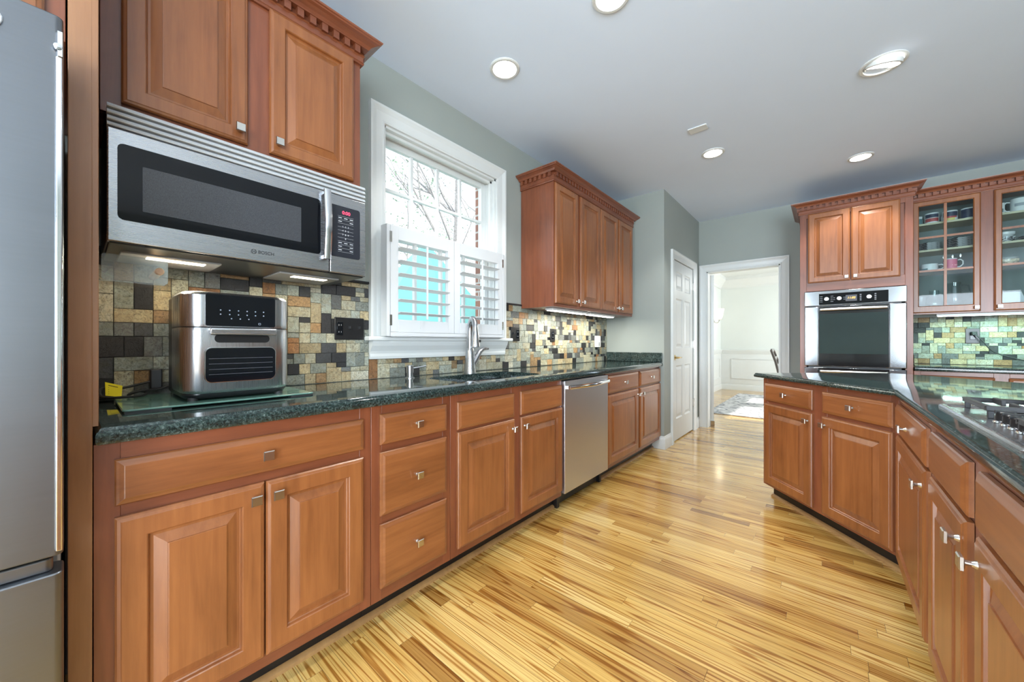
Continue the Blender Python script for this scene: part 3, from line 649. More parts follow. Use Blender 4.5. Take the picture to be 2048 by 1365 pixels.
for k, cols in ((0, 3), (1, 2), (6, 3), (7, 2), (8, 2)):
    zz = 1.641-(k if k < 2 else k+1)*.0148
    for c in range(cols): yy = .709+c*(.048/(cols-1)); b.box(MX+.0015, MX+.0018, yy-.007, yy+.007, zz-.0012, zz+.0012)
obj('key_markings', b, whitepaint, cp)
b = MB(); b.box(.05, MX-.012, .062, .816, 1.406, 1.421); obj('underside', b, black, m_, bevel=.002)
for y0, y1 in ((.15, .30), (.585, .72)):
    b = MB(); b.box(.10, .30, y0-.06, y1+.04, 1.400, 1.407); o = obj('filter_plate', b, grey_m, m_, bevel=.002)
    b = MB(); b.box(.235, .275, y0, y1, 1.398, 1.401); obj('hood_lamp', b, warm_m, o)
    light('hood_light', 'AREA', (.25, (y0+y1)/2, 1.396), 1.6, (1, .9, .7), (0, 0, 0), .04, .12)

# ---- clear acrylic rack on the end panel
a_ = thing('acrylic_rack', 'clear acrylic rack with a round wood peg under the microwave', 'rack', (.26, .10, 1.31))
b = MB(); b.loft([[(x, y, z) for y, z in rrect(.050, .197, 1.312, 1.392, .008)] for x in (.300, .304)]); b.box(.20, .302, .0385, .042, 1.305, 1.392).box(.20, .304, .042, .19, 1.308, 1.311); obj('acrylic_sheet', b, clear_m, a_)
b = MB(); b.lathe([(.011, .15), (.011, .318), (.009, .320)], (0, .176, 1.352), 18, 'x'); obj('wood_peg', b, cork, a_)

# ---- cutting board, air fryer, cord
b = MB(); b.poly(rrect(.05, .44, .085, .60, .012), CT+.006, CT+.012); g = thing('glass_cutting_board', 'frosted green glass cutting board under the air fryer', 'cutting board', (.25, .34, CT))
obj('glass_plate', b, plain('frosted_green_glass', (.10, .20, .16), .22, .04, Coat_Weight=.4), g, bevel=.002)
for x, y0, y1 in ((.425, .09, .19), (.425, .52, .597), (.065, .09, .19), (.065, .52, .597)): b = MB(); b.box(x-.018, x+.012, y0, y1, CT, CT+.0065); obj('rubber_foot', b, rubber, g)
Y0, Y1, X0, X1 = .218, .532, .07, .40; zb = CT+.032
fr = thing('air_fryer', 'stainless steel air fryer oven on the glass board', 'air fryer', (.23, .375, CT+.012))
def shell(z0, z1, i, x0, x1, r0, r1, rad=.05):
    z = [(z0, r0), (z0+.004, r0*.5), (z0+.014, 0), (z1-.012, 0), (z1-.003, r1*.5), (z1, r1)]
    return MB().loft([[(x, y, zz) for x, y in rrect(x0+q, x1-q, Y0+i+q, Y1-i-q, rad)] for zz, q in z])
obj('base', shell(CT+.018, 1.29, .003, X0, X1-.006, .012, .016), black, fr)
for x in (.10, .365):
    for y in (.25, .50): b = MB(); b.lathe([(.014, CT+.012), (.014, CT+.022)], (x, y, 0), 12); obj('foot', b, rubber, fr)
obj('lower_shell', shell(zb, 1.171, 0, .16, X1, .010, .001), steel_y, fr)
up = obj('upper_shell', shell(1.175, 1.292, 0, .16, X1, .001, .014), steel_y, fr)
b = MB(); b.loft([[(x, y, z) for y, z in rrect(.276, .478, 1.178, 1.284, .006)] for x in (X1-.004, X1+.002)]); dp = obj('touch_panel', b, blackg, up)
b = MB(); rg = random.Random(2)
for j in range(3):
    for k in range(6 if j < 2 else 3): yy, zz = .316+k*.025+(.03 if j == 2 else 0), 1.232-j*.014; b.lathe([(.0022, 0), (.0022, .0006)], (X1+.002, yy, zz), 8, 'x')
b.box(X1+.002, X1+.0026, .425, .4262, 1.185, 1.192).box(X1+.002, X1+.0026, .431, .4322, 1.185, 1.192).box(X1+.002, X1+.0026, .425, .432, 1.185, 1.186).box(X1+.002, X1+.0026, .425, .432, 1.191, 1.192)
obj('panel_icons', b, plain('faint_print', (.30, .34, .42), .5), dp)
b = MB()
b.loft([[(x, y, z) for x, z in ((X1-.002, 1.1715), (X1+.030, 1.1715), (X1+.033, 1.168), (X1+.032, 1.149), (X1+.026, 1.147), (X1+.022, 1.162), (X1-.002, 1.163))] for y in (.284, .474)]); hd = obj('handle', b, steel_h, fr, bevel=.003)
obj('handle_recess', lw2(.300, .460, 1.122, 1.150, X1-.004, X1+.0012, .013), black, fr)
fwn = MB().loft([[(x, y, z) for y, z in rrect(.276-i, .478+i, .990-i, 1.104+i, .018+i)] for x, i in ((X1-.002, .004), (X1+.0035, .002), (X1+.0035, 0), (X1+.001, -.001))], True, False, False)
wf = obj('window_frame', fwn, chrome, fr); obj('window', lw2(.277, .477, .991, 1.103, X1-.004, X1+.002, .017), blackg, wf)
b = MB()
for z in (1.015, 1.032, 1.05, 1.068): b.box(X1+.002, X1+.0023, .285, .47, z, z+.0012)
obj('rack_lines', b, plain('rack_grey', (.12, .12, .14), .3), wf)
cd = thing('power_cord', 'black air fryer power cord coiled in the corner with a yellow tag', 'power cord', (.1, .14, CT))
rng2 = [(.04, .19), (.035, .10), (.03, .062), (.06, .055), (.12, .075), (.15, .115), (.13, .15), (.10, .165), (.075, .14), (.09, .12), (.11, .15), (.085, .20), (.075, .23)]
def smooth_path(P, n=6):
    out = []; P = [Vector(p) for p in P]
    for i in range(len(P)-1):
        p0, p1, p2, p3 = P[max(i-1,0)], P[i], P[i+1], P[min(i+2, len(P)-1)]
        for k in range(n):
            t = k/n; out.append(.5*((2*p1)+(p2-p0)*t+(2*p0-5*p1+4*p2-p3)*t*t+(3*p1-p0-3*p2+p3)*t**3))
    return out+[P[-1]]
zs_ = [.062, .040, .045, .022, .018, .020, .018, .026, .030, .020, .034, .034, .045]
b = MB(); b.tube(smooth_path([(x, y, CT+z) for (x, y), z in zip(rng2, zs_)]), .0042, 8); obj('cable', b, rubber, cd)
b = MB(); b.box(.012, .055, .178, .212, CT+.03, CT+.105); obj('plug_adapter', b, black, cd, bevel=.004)
b = MB(); b.add([(.045, .066, CT+.066), (.080, .106, CT+.052), (.108, .102, CT+.016), (.076, .066, CT+.022), (.0455, .0665, CT+.067), (.0805, .1065, CT+.053), (.1085, .1025, CT+.017), (.0765, .0665, CT+.023)], [(0,1,2,3), (7,6,5,4), (0,4,5,1), (1,5,6,2), (2,6,7,3), (3,7,4,0)]); tg = obj('warning_tag', b, yellow, cd)
b = MB(); A0, A1, B0 = Vector((.045, .066, CT+.066)), Vector((.080, .106, CT+.052)), Vector((.076, .066, CT+.022))
nrm = (A1-A0).cross(B0-A0).normalized(); nrm = nrm if nrm.x > 0 else -nrm
for k in range(5):
    p = A0+(B0-A0)*(.15+.16*k)+(A1-A0)*.2; q = p+(A1-A0)*.55; e = (B0-A0)*.05
    b.add([p+nrm*.0009, q+nrm*.0009, q+e+nrm*.0009, p+e+nrm*.0009], [(0,1,2,3)])
obj('tag_print', b, black, tg)

# ---- outlets on the mosaic
def plate(label, place, u0, u1, z0, z1, gangs, th=.014, mat=black):
    c = place((u0+u1)/2, .012, z0); t = thing('wall_plate', label, 'wall plate', c, group=None)
    def bx(a0, a1, d0, d1, e0, e1):
        p, q = place(a0, d0, e0), place(a1, d1, e1); return MB().box(min(p[0], q[0]), max(p[0], q[0]), min(p[1], q[1]), max(p[1], q[1]), e0, e1)
    obj('plate', bx(u0, u1, .010, .010+th*.5, z0, z1), mat, t, bevel=.003); n = len(gangs); wd = (u1-u0)/n; zc = (z0+z1)/2
    for k, g_ in enumerate(gangs):
        uc = u0+wd*(k+.5)
        if g_ == 'o':
            obj('outlet', bx(uc-.017, uc+.017, .015, .0195, zc-.035, zc+.035), blackg, t, bevel=.002)
            b = MB()
            for s_ in (-1, 1):
                for dx in (-.006, .006): b.v += bx(uc+dx-.0012, uc+dx+.0012, .0195, .0199, zc+s_*.018-.004, zc+s_*.018+.004).v; k0 = len(b.v)-8; b.f += [[k0+i for i in f] for f in ((0,3,2,1),(4,5,6,7),(0,1,5,4),(1,2,6,5),(2,3,7,6),(3,0,4,7))]; b.m += [0]*6; b.c += [b.col]*6
            obj('outlet_slots', b, grey_m, t)
        elif g_ == 's':
            obj('toggle', bx(uc-.004, uc+.004, .016, .030, zc-.002, zc+.014), black, t, bevel=.001)
        elif g_ == 'r': obj('rocker', bx(uc-.016, uc+.016, .015, .021, zc-.033, zc+.033), blackg, t, bevel=.002)
    return t
plate('wide black three-gang plate with outlet and two toggles left of the window', lw, .868, 1.028, 1.138, 1.256, 'oss')
plate('black two-gang plate with toggle and outlet just right of the window', lw, 2.275, 2.388, 1.136, 1.252, 'so')
plate('slim black single outlet plate in the mosaic under the four-door cabinet', lw, 2.836, 2.912, 1.132, 1.254, 'o')
b = MB(); b.box(.010, .050, 3.70, 3.775, 1.075, 1.20); t_ = thing('plug_in_sensor', 'white plug-in box on the mosaic near the pantry wall', 'plug-in device', (.03, 3.74, 1.075)); obj('case', b, white_p, t_, bevel=.006, seg=3)
b = MB(); b.box(.05, .0508, 3.725, 3.75, 1.09, 1.13); obj('grille', b, grey_m, t_)

# ------------------------------------------------------------------ oven tower
OX, OY = 1.755, 4.80
r = thing('oven_tower_cabinet', 'tall wood oven cabinet with two upper doors and dentil crown', 'oven cabinet', (OX, OY, 0), 0); W = .793; D = YE-OY-.004
b = MB(); b.box(0, .03, .02, D, 0, 2.44).box(W-.03, W, .02, D, 0, 2.44).box(.03, W-.03, .02, D, 1.645, 2.44).box(.03, W-.03, D-.02, D, .3, 1.645).box(.03, W-.03, .02, D, .1, .29); obj('carcass', b, frame_v, r, bevel=.0015)
for a, c in ((0, .052), (W-.05, W)): obj('stile', MB().box(a, c, 0, .02, .1, 2.44), frame_v, r, bevel=.0012)
for e, g in ((1.640, 1.735), (2.38, 2.44), (.1, .30)): obj('rail', MB().box(.052, W-.05, .0006, .02, e, g), frame_h, r, bevel=.001)
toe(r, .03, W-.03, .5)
raised_door(r, .064, .378, 1.722, 2.418, (.352, 1.757), fw=.05); raised_door(r, .386, .712, 1.722, 2.418, (.414, 1.757), fw=.05)
crown(r, [(0, D), (0, 0), (W, 0), (W, .19)], 2.425, 2.535)
ov = thing('double_wall_oven', 'stainless double wall oven built into the tall oven cabinet', 'oven', (2.15, 4.9, .30))
V0, V1, OF = 1.792, 2.507, 4.775
b = MB(); b.box(V0+.03, V1-.03, OF+.03, 5.36, .31, 1.62); obj('body', b, black, ov)
def ev(b, u0, u1, z0, z1, y0, y1): return b.box(u0, u1, y0, y1, z0, z1)
b = MB(); ev(b, V0, V1, 1.490, 1.634, OF, OF+.03); cp = obj('control_panel', b, oven_steel, ov, bevel=.004)
b = MB(); ev(b, 1.905, 2.391, 1.497, 1.606, OF-.002, OF+.001); obj('control_glass', b, blackg, cp)
for x in (1.962, 2.055, 2.262): b = MB(); b.lathe([(.020, -.002), (.0195, .018), (.017, .022), (.0, .0225)], (x, OF-.002, 1.552), 20, '-y'); obj('control_knob', b, nickel, cp)
b = MB(); ev(b, 2.101, 2.181, 1.522, 1.580, OF-.0028, OF-.001); obj('display', b, plain('display_grey', (.10, .10, .11), .2), cp)
text('clock_digits', '11:02', .026, (2.141, OF-.0035, 1.552), (R(90), 0, 0), amber_led, cp, shear=.2)
b = MB()
for xc, side in ((1.962, 4), (2.055, 2)):
    for sg in (-1, 1):
        for k in range(side): z = 1.552+(k-(side-1)/2)*.017; ev(b, xc+sg*.040-.010, xc+sg*.040+.010, z-.0018, z+.0018, OF-.0026, OF-.0018)
for xc in (2.206, 2.306):
    for k in range(4): z = 1.552+(k-1.5)*.017; ev(b, xc-.006, xc+.006, z-.004, z+.004, OF-.0026, OF-.0018)
obj('control_markings', b, plain('grey_print', (.32, .33, .35), .5), cp)
def oven_door(z0, z1):
    b = MB(); ev(b, V0, V1, z0, z1, OF+.002, OF+.03); ev(b, V0+.003, 1.899, z0+.003, z1-.003, OF-.004, OF+.004); ev(b, 2.397, V1-.003, z0+.003, z1-.003, OF-.004, OF+.004)
    d = obj('oven_door', b, oven_steel, ov, bevel=.004)
    b = MB(); ev(b, 1.901, 2.395, z0+.004, z1-.004, OF-.002, OF+.004); obj('door_glass', b, plain('oven_door_black', (.008, .008, .009), .12, .1), d)
    b = MB(); ev(b, 1.908, 2.388, z0+.125, z1-.075, OF-.004, OF-.001); obj('window', b, plain('oven_window', (.022, .038, .038), .06, .03), d)
    b = MB(); b.loft([[(x, OF-.046+.011*math.cos(t), z1-.036+.013*math.sin(t)) for t in [2*math.pi*q/12 for q in range(12)]] for x in (1.912, 2.382)]); obj('handle', b, nickel, d)
    for xa in (1.903, 2.380): b = MB(); ev(b, xa, xa+.011, z1-.050, z1-.022, OF-.058, OF); obj('handle_mount', b, black, d, bevel=.002)
    return d
oven_door(.892, 1.482); oven_door(.31, .880)

# ------------------------------------------------------------------ glass-door cabinet with dishes
GX, GY = 2.552, 5.08; W = 1.06; r = thing('glass_door_cabinet', 'wood wall cabinet with divided glass doors right of the ovens', 'wall cabinet', (GX, GY, 0), 0)
D = YE-GY-.012; b = MB(); b.box(0, .018, .02, D, 1.385, 2.44).box(W-.018, W, .02, D, 1.385, 2.44).box(.018, W-.018, .02, D, 2.42, 2.44).box(.018, W-.018, .02, D, 1.440, 1.458)
obj('carcass', b, frame_v, r); b = MB(); b.box(.018, W-.018, D-.012, D, 1.458, 2.42); obj('back_panel', b, plain('dark_cabinet_back', (.16, .19, .18), .5), r)
for a, c in ((0, .045), (.42, .51), (.94, W)): obj('stile', MB().box(a, c, 0, .02, 1.385, 2.44), frame_v, r, bevel=.0012)
for a, c in ((.045, .42), (.51, .94)):
    for e, g in ((1.385, 1.458), (2.41, 2.44)): obj('rail', MB().box(a, c, .0006, .02, e, g), frame_h, r, bevel=.001)
SH = (1.795, 1.985, 2.232)
for z in SH: b = MB(); b.box(.019, W-.019, .03, D-.013, z-.018, z); obj('shelf', b, plain('pale_shelf', (.55, .50, .34), .45, .06), r, bevel=.001)
def glass_door(x0, x1, kx):
    b = MB(); z0, z1, s_ = 1.398, 2.428, .050; y0 = -FT; gx0, gx1, gz0, gz1 = x0+.042, x1-.042, z0+.062, z1-.045
    prof = [(0, -.001), (0, -.014), (.005, -.018), (.009, -FT)]; b.rings(x0, x1, z0, z1, prof, cap=False)
    b.loft([[(a, y, e), (c, y, e), (c, y, g), (a, y, g)] for a, c, e, g, y in ((x0+.009, x1-.009, z0+.009, z1-.009, -FT), (gx0-.006, gx1+.006, gz0-.006, gz1+.006, -FT), (gx0, gx1, gz0, gz1, -.014), (gx0, gx1, gz0, gz1, -.002))], True, False, False)
    xm = (gx0+gx1)/2; b.box(xm-.009, xm+.009, -.019, -.003, gz0, gz1)
    for z in (1.782, 2.088): b.box(gx0, gx1, -.0185, -.0035, z-.009, z+.009)
    d = obj('door', b, wood_v, r, smooth=False); b = MB(); b.box(gx0-.002, gx1+.002, -.009, -.006, gz0-.002, gz1+.002); obj('pane', b, cab_glass, d); knob(d, kx, 1.432)
glass_door(.022, .428, .402); glass_door(.500, .96, .526)
crown(r, [(0, 0), (W, 0), (W, .3)], 2.435, 2.535)
def led(label, x0, x1):
    t = strip('under_cabinet_light', label, (x0, 5.10, 1.362), 0, x1-x0, led_m, .05)
led('long cool white light strip beneath the glass-door cabinet', 2.73, 3.58)
light('led_strip_light', 'AREA', (3.15, 5.16, 1.358), 9, (.52, 1, .86), (0, 0, 0), .8, .05)
# dishes
def mug(label, x, y, z, rad, h, body, bands=(), ang=0, hs=1):
    t = thing('mug', label, 'mug', (x, y, z), group=None)
    b = MB(); b.lathe([(rad*.9, z), (rad, z+.006), (rad, z+h), (rad-.004, z+h), (rad-.005, z+.01)], (x, y, 0), 20); obj('cup', b, body, t)
    dx, dy = math.cos(ang), math.sin(ang)
    b = MB(); b.tube([(x+dx*(rad-.002+q*.035*hs), y+dy*(rad-.002+q*.035*hs), z+h*p) for q, p in ((0, .82), (.6, .86), (1, .7), (1, .4), (.6, .2), (0, .18))], .005, 8); obj('handle', b, body, t)
    for m, a0, a1, z0, z1 in bands:
        b = MB(); n = 10; rr = rad+.0006
        b.loft([[(x+rr*math.cos(R(a0+(a1-a0)*k/n)), y+rr*math.sin(R(a0+(a1-a0)*k/n)), z+h*q) for k in range(n+1)] for q in (z0, z1)], False, False, False); obj('print', b, m, t)
    return t
navy = plain('navy_print', (.04, .05, .09), .3); redp = plain('red_print', (.45, .08, .08), .3); yel = plain('pale_yellow_print', (.75, .62, .2), .3); pink = plain('pink_glaze', (.78, .16, .26), .2); teal_p = plain('dark_teal_print', (.12, .22, .24), .3)
ys = 5.20
mug('white mug with a dark band, top shelf far left of the first glass door', 2.622, ys, SH[2], .034, .085, ceramic, [(teal_p, 200, 340, .15, .75)], R(40), .5)
mug('white mug with red and navy print, second on the top shelf', 2.715, ys-.01, SH[2], .047, .10, ceramic, [(navy, 200, 320, .55, .88), (redp, 200, 320, .18, .5)], R(80))
mug('white mug with dark print and a yellow patch on the top shelf', 2.825, ys-.01, SH[2], .047, .096, ceramic, [(navy, 200, 330, .45, .88), (redp, 215, 320, .3, .45), (yel, 240, 300, .05, .3)], R(120))
mug('dark navy printed mug, right end of the first top shelf', 2.935, ys-.01, SH[2], .047, .098, ceramic, [(navy, 190, 350, .1, .9)], R(90))
zebra_m, tt, pp = nt('zebra_glaze'); tc = node(tt, 'ShaderNodeTexCoord'); mp = node(tt, 'ShaderNodeMapping', {'Vector': tc.outputs['Object'], 'Scale': (6, 6, 34), 'Rotation': (.2, .25, 0)})
nn = node(tt, 'ShaderNodeTexNoise', {'Vector': mp.outputs[0], 'Scale': 3, 'Detail': 2, 'Distortion': 1.5}); tt.links.new(ramp(tt, nn.outputs[0], [(.46, (.03, .03, .035)), (.52, (.72, .73, .74))]), pp.inputs['Base Color']); setp(pp, Roughness=.2)
def bowl(label, x, y, z, r0, r1, h, m, name='bowl'): return tag(obj(name, MB().lathe([(r0, z), (r0+.002, z+.004), ((r0+r1)/2+.01, z+h*.5), (r1, z+h), (r1-.004, z+h), ((r0+r1)/2+.004, z+h*.5), (r0-.004, z+.008)], (x, y, 0), 28), m), label, 'bowl')
def dish(label, x, y, z, r, m, h=.014): return tag(obj('plate', MB().lathe([(r*.55, z), (r*.6, z+.003), (r*.95, z+h-.002), (r, z+h), (r*.93, z+h), (r*.58, z+.006)], (x, y, 0), 28), m), label, 'plate')
for k in range(5): dish(['lowest', 'second lowest', 'middle', 'second highest', 'topmost'][k]+' black and white zebra plate in the left stack, second shelf', 2.695, 5.235, SH[1]+k*.0155, .085-.001*k, zebra_m, .014)['group'] = 'zebra plates in the left stack'
for k in range(6): dish(['lowest', 'second lowest', 'third lowest', 'third highest', 'second highest', 'topmost'][k]+' black and white zebra plate in the right stack, second shelf', 2.880, 5.235, SH[1]+k*.0155, .088-.001*k, zebra_m, .014)['group'] = 'zebra plates in the right stack'
mug('low wide white teacup on the third shelf beside the pink mug', 2.70, 5.19, SH[0]+.001, .055, .062, ceramic, [(teal_p, 190, 250, .1, .35)], R(-8))
mug('pink mug holding spoons on the third shelf', 2.825, 5.18, SH[0]+.001, .042, .095, ceramic, [(pink, 180, 345, .04, .92)], R(-5))
for k, (dx, dy, lean, rz) in enumerate(((-.012, 0, -.25, .2), (.004, .006, .12, 1), (.014, -.006, .45, .5))):
    b = MB(); b.tube([(2.825+dx, 5.18+dy, SH[0]+.014), (2.825+dx+lean*.09, 5.18+dy, SH[0]+.104)], .003, 6); e = (2.825+dx+lean*.105, 5.18+dy, SH[0]+.115)
    b.loft([[(e[0]+q*.010*math.cos(t), e[1]+.002*math.sin(t), e[2]+hh) for t in [2*math.pi*j/10 for j in range(10)]] for q, hh in ((.3, -.012), (.9, -.004), (1, .006), (.7, .016), (.1, .021))])
    tag(obj('spoon', b, nickel), ['spoon leaning left in the pink mug', 'upright spoon in the middle of the pink mug', 'spoon leaning right in the pink mug'][k], 'spoon', 'spoons in the pink mug')
def jar(label, x, y, z, prof, hand=None, cat='jar', name='glass_jar'):
    t = thing(name, label, cat, (x, y, z)); obj('vessel', MB().lathe([(r_, z+h) for r_, h in prof], (x, y, 0), 22, cap1=False), jar_m, t)
    if hand: obj('handle', MB().tube([(x+a, y, z+h) for a, h in hand], .006, 8), jar_m, t)
    return t
ZF = 1.459
jar('small glass jar on the bottom shelf left of the pitcher', 2.73, 5.20, ZF, [(.05, 0), (.052, .004), (.05, .07), (.03, .10), (.032, .15), (.03, .152)])
jar('clear glass pitcher with curved handle on the bottom shelf', 2.85, 5.19, ZF, [(.045, 0), (.05, .01), (.055, .08), (.04, .16), (.045, .21), (.043, .212)], [(.045, .19), (.085, .18), (.095, .12), (.07, .06), (.052, .05)], 'pitcher', 'glass_pitcher')
jar('short clear tumbler at the left corner of the bottom shelf', 2.645, 5.19, ZF, [(.026, 0), (.028, .004), (.033, .095), (.031, .096)], None, 'glass', 'drinking_glass')
# second door
mug('white tall cup with blue edge at the left of the second glass door', 3.112, ys, SH[2], .026, .10, ceramic, [(teal_p, 200, 300, .2, .5)], R(80))
mug('large white mug with script lettering behind the second glass door', 3.215, ys-.01, SH[2], .052, .115, ceramic, [(plain('script_grey', (.35, .37, .40), .4), 225, 290, .4, .62)], R(175))
bowl('white patterned bowl on the second shelf behind the second door', 3.14, 5.22, SH[1]+.001, .035, .06, .05, zebra_m); bowl('plain white bowl resting on the patterned bowl', 3.14, 5.22, SH[1]+.052, .035, .058, .04, ceramic)
for k in range(3): dish(['lowest', 'middle', 'topmost'][k]+' plate of the zebra stack behind the second glass door', 3.30, 5.23, SH[1]+k*.0155, .085, zebra_m)['group'] = 'zebra plates behind the second door'
dish('white saucer leaning low on the third shelf behind the second door', 3.15, 5.2, SH[0]+.045, .06, ceramic)
flo = plain('floral_glaze', (.66, .55, .38), .25, .5, 60)
bowl('cream floral bowl on the third shelf behind the second door', 3.15, 5.22, SH[0]+.001, .045, .07, .045, flo)
b = MB(); b.loft([[(x, y, z) for x, y in ((3.10-.0+q*.02, 5.16), (3.24-q*.02, 5.18), (3.22-q*.02, 5.24), (3.11+q*.02, 5.24))] for z, q in ((ZF, 0), (ZF+.06, .3), (ZF+.10, .9))]); tag(obj('folded_napkins', b, plain('white_linen', (.72, .74, .78), .8), bevel=.004), 'folded white napkins at the bottom behind the second door', 'napkins')

# ---- right counter below the glass cabinet
r = base('base_cabinet', 'wood base cabinet under the green slate backsplash right of the ovens', (2.552, 4.80, 0), 0, 1.3, [(0, .04), (.44, .52), (.98, 1.3)], [(.04, .98, .84, .874), (.04, .98, .685, .722), (.04, .98, .1, .15)], D=.60)
drawer(r, .035, .445, .715, .838); drawer(r, .515, .985, .715, .838); raised_door(r, .035, .445, .138, .69, (.42, .645)); raised_door(r, .515, .985, .138, .69, (.54, .645))
counter('granite_countertop', 'short green granite countertop under the glass-door cabinet', [(2.552, 4.762), (3.86, 4.762), (3.86, YE-.013), (2.552, YE-.013)], CT, .876)
pt = plate('square black outlet plate with a cord plugged in, right backsplash', ew, 2.955, 3.042, 1.118, 1.256, 'o')
cd = thing('appliance_cord', 'thin black cord drooping from the right backsplash outlet', 'power cord', (3.1, 5.36, 1.0))
b = MB(); b.tube(smooth_path([(3.00, 5.372, 1.205), (3.01, 5.35, 1.195), (3.05, 5.34, 1.13), (3.09, 5.335, 1.06), (3.14, 5.33, 1.02), (3.22, 5.325, .985), (3.32, 5.32, .955), (3.45, 5.30, .93), (3.6, 5.27, .924)]), .0045, 8); obj('cable', b, rubber, cd)
b = MB(); b.box(2.985, 3.018, 5.348, 5.388, 1.19, 1.225); obj('plug', b, rubber, cd, bevel=.006)
b = MB(); b.lathe([(.022, CT), (.024, CT+.005), (.024, CT+.085), (.014, CT+.10), (.014, CT+.115)], (2.60, 5.36, 0), 16); t_ = thing('dark_glass_bottle', 'small dark glass bottle in the corner beside the ovens', 'bottle', (2.60, 5.36, CT)); obj('vessel', b, smoke_m, t_)
b = MB(); b.lathe([(.015, CT+.112), (.015, CT+.132)], (2.60, 5.36, 0), 14); obj('cap', b, black, t_)

# ------------------------------------------------------------------ island
A_, B_ = Vector((1.61, 3.25)), Vector((2.222, 2.53)); az = math.atan2(B_.y-A_.y, B_.x-A_.x); IZ = .868
r = base('island_cabinet', 'angled wood island cabinet with two drawers and two doors facing the sink', (A_.x, A_.y, 0), az, .945, [(0, .045), (.43, .545), (.905, .945)], [(.045, .905, .83, IZ), (.045, .905, .685, .722), (.045, .905, .1, .15)], D=.90, ztop=IZ)
drawer(r, .028, .450, .710, .834); drawer(r, .522, .927, .710, .834)
raised_door(r, .028, .450, .118, .690, (.424, .640)); raised_door(r, .522, .927, .118, .690, (.548, .640))
b = MB(); ex = Vector((math.cos(az), math.sin(az))); ey = Vector((-ex.y, ex.x)); q0 = A_+ey*.074-ex*.002; q1 = A_+ey*.074+ex*.93
b.sweep([tuple(q0), tuple(q1)], [(0, 0), (.018, 0), (.016, .012), (.008, .019), (0, .021)]); struct('trim_8', b, shoe_m)
r = base('island_cabinet', 'island cabinet at the inside corner with one wide drawer and one door', (B_.x, B_.y, 0), -HP, .745, [(0, .045), (.70, .745)], [(.045, .70, .83, IZ), (.045, .70, .685, .722), (.045, .70, .1, .15)], D=.95, ztop=IZ)
drawer(r, .050, .700, .708, .836); raised_door(r, .075, .712, .128, .696, (.686, .640))
r = base('island_cabinet', 'island cooktop base cabinet with two false fronts and two doors', (B_.x, B_.y-.746, 0), -HP, .96, [(0, .03), (.43, .52), (.93, .96)], [(.03, .93, .84, IZ), (.03, .93, .69, .722), (.03, .93, .1, .15)], D=.95, ztop=IZ)
drawer(r, .040, .430, .712, .842, False, 'false_front'); drawer(r, .514, .93, .712, .842, False, 'false_front')
raised_door(r, .040, .430, .13, .700, (.402, .648)); raised_door(r, .514, .93, .13, .700, (.545, .648))
r = base('island_cabinet', 'last island cabinet nearest the camera at the right edge', (B_.x, B_.y-1.707, 0), -HP, .9, [(0, .03), (.43, .47), (.87, .9)], [(.03, .87, .84, IZ), (.03, .87, .69, .722), (.03, .87, .1, .15)], D=.95, ztop=IZ)
drawer(r, .02, .44, .712, .842); drawer(r, .46, .88, .712, .842); raised_door(r, .02, .44, .13, .70, (.415, .645)); raised_door(r, .46, .88, .13, .70, (.485, .645))
b = MB(); b.sweep([(B_.x+.074, B_.y-.05), (B_.x+.074, -.07)][::-1], [(0, 0), (-.018, 0), (-.016, .012), (-.008, .019), (0, .021)]); struct('trim_9', b, shoe_m)
tip = [(1.566, 3.232), (1.549, 3.252), (1.551, 3.262), (1.562, 3.272)]
outer = [(2.197, -.22), (2.197, 2.497)]+tip+[(2.24, 3.84), (2.33, 3.86), (2.42, 3.81), (3.23, 2.90), (3.23, -.22)]
IT = .900
counter('granite_island_top', 'green granite island countertop with an angled end and the gas cooktop', outer[::-1], IT, .869)
# cooktop
KX0, KX1, KY0, KY1 = 2.250, 2.775, 1.20, 1.918
c_ = thing('gas_cooktop', 'stainless gas cooktop set in the granite island', 'cooktop', (2.51, 1.56, IT))
b = MB(); b.loft([[(x, y, z) for x, y in rrect(KX0+i, KX1-i, KY0+i, KY1-i, .012)] for i, z in ((0, IT), (0, IT+.008), (.004, IT+.013), (.012, IT+.014), (.020, IT+.010), (.026, IT+.009))]); obj('tray', b, steel_h, c_)
def grate(x0, x1, y0, y1):
    b = MB(); z0, z1 = IT+.030, IT+.044; w_ = .012
    b.box(x0, x1, y0, y0+w_, z0, z1).box(x0, x1, y1-w_, y1, z0, z1).box(x0, x0+w_, y0+w_, y1-w_, z0, z1).box(x1-w_, x1, y0+w_, y1-w_, z0, z1)
    n = int((x1-x0)/.062)
    for k in range(1, n):
        x = x0+(x1-x0)*k/n; m_y = (y0+y1)/2; b.box(x-.005, x+.005, y0+w_, m_y-.03, z0, z1+.004).box(x-.005, x+.005, m_y+.03, y1-w_, z0, z1+.004)
    for x in (x0+.004, x1-.016):
        for y in (y0+.004, y1-.016): b.box(x, x+.012, y, y+.012, IT+.009, z0)
    obj('grate', b, dark_metal, c_, bevel=.002)
grate(2.30, 2.755, 1.655, 1.895); grate(2.44, 2.755, 1.452, 1.648); grate(2.30, 2.755, 1.215, 1.445)
for x, y, q in ((2.41, 1.775, .04), (2.64, 1.775, .05), (2.60, 1.55, .055), (2.41, 1.33, .05), (2.64, 1.33, .04)):
    b = MB(); b.lathe([(q+.012, IT+.009), (q+.010, IT+.016), (q, IT+.018), (q, IT+.026), (q-.006, IT+.029)], (x, y, 0), 24); obj('burner', b, dark_metal, c_)
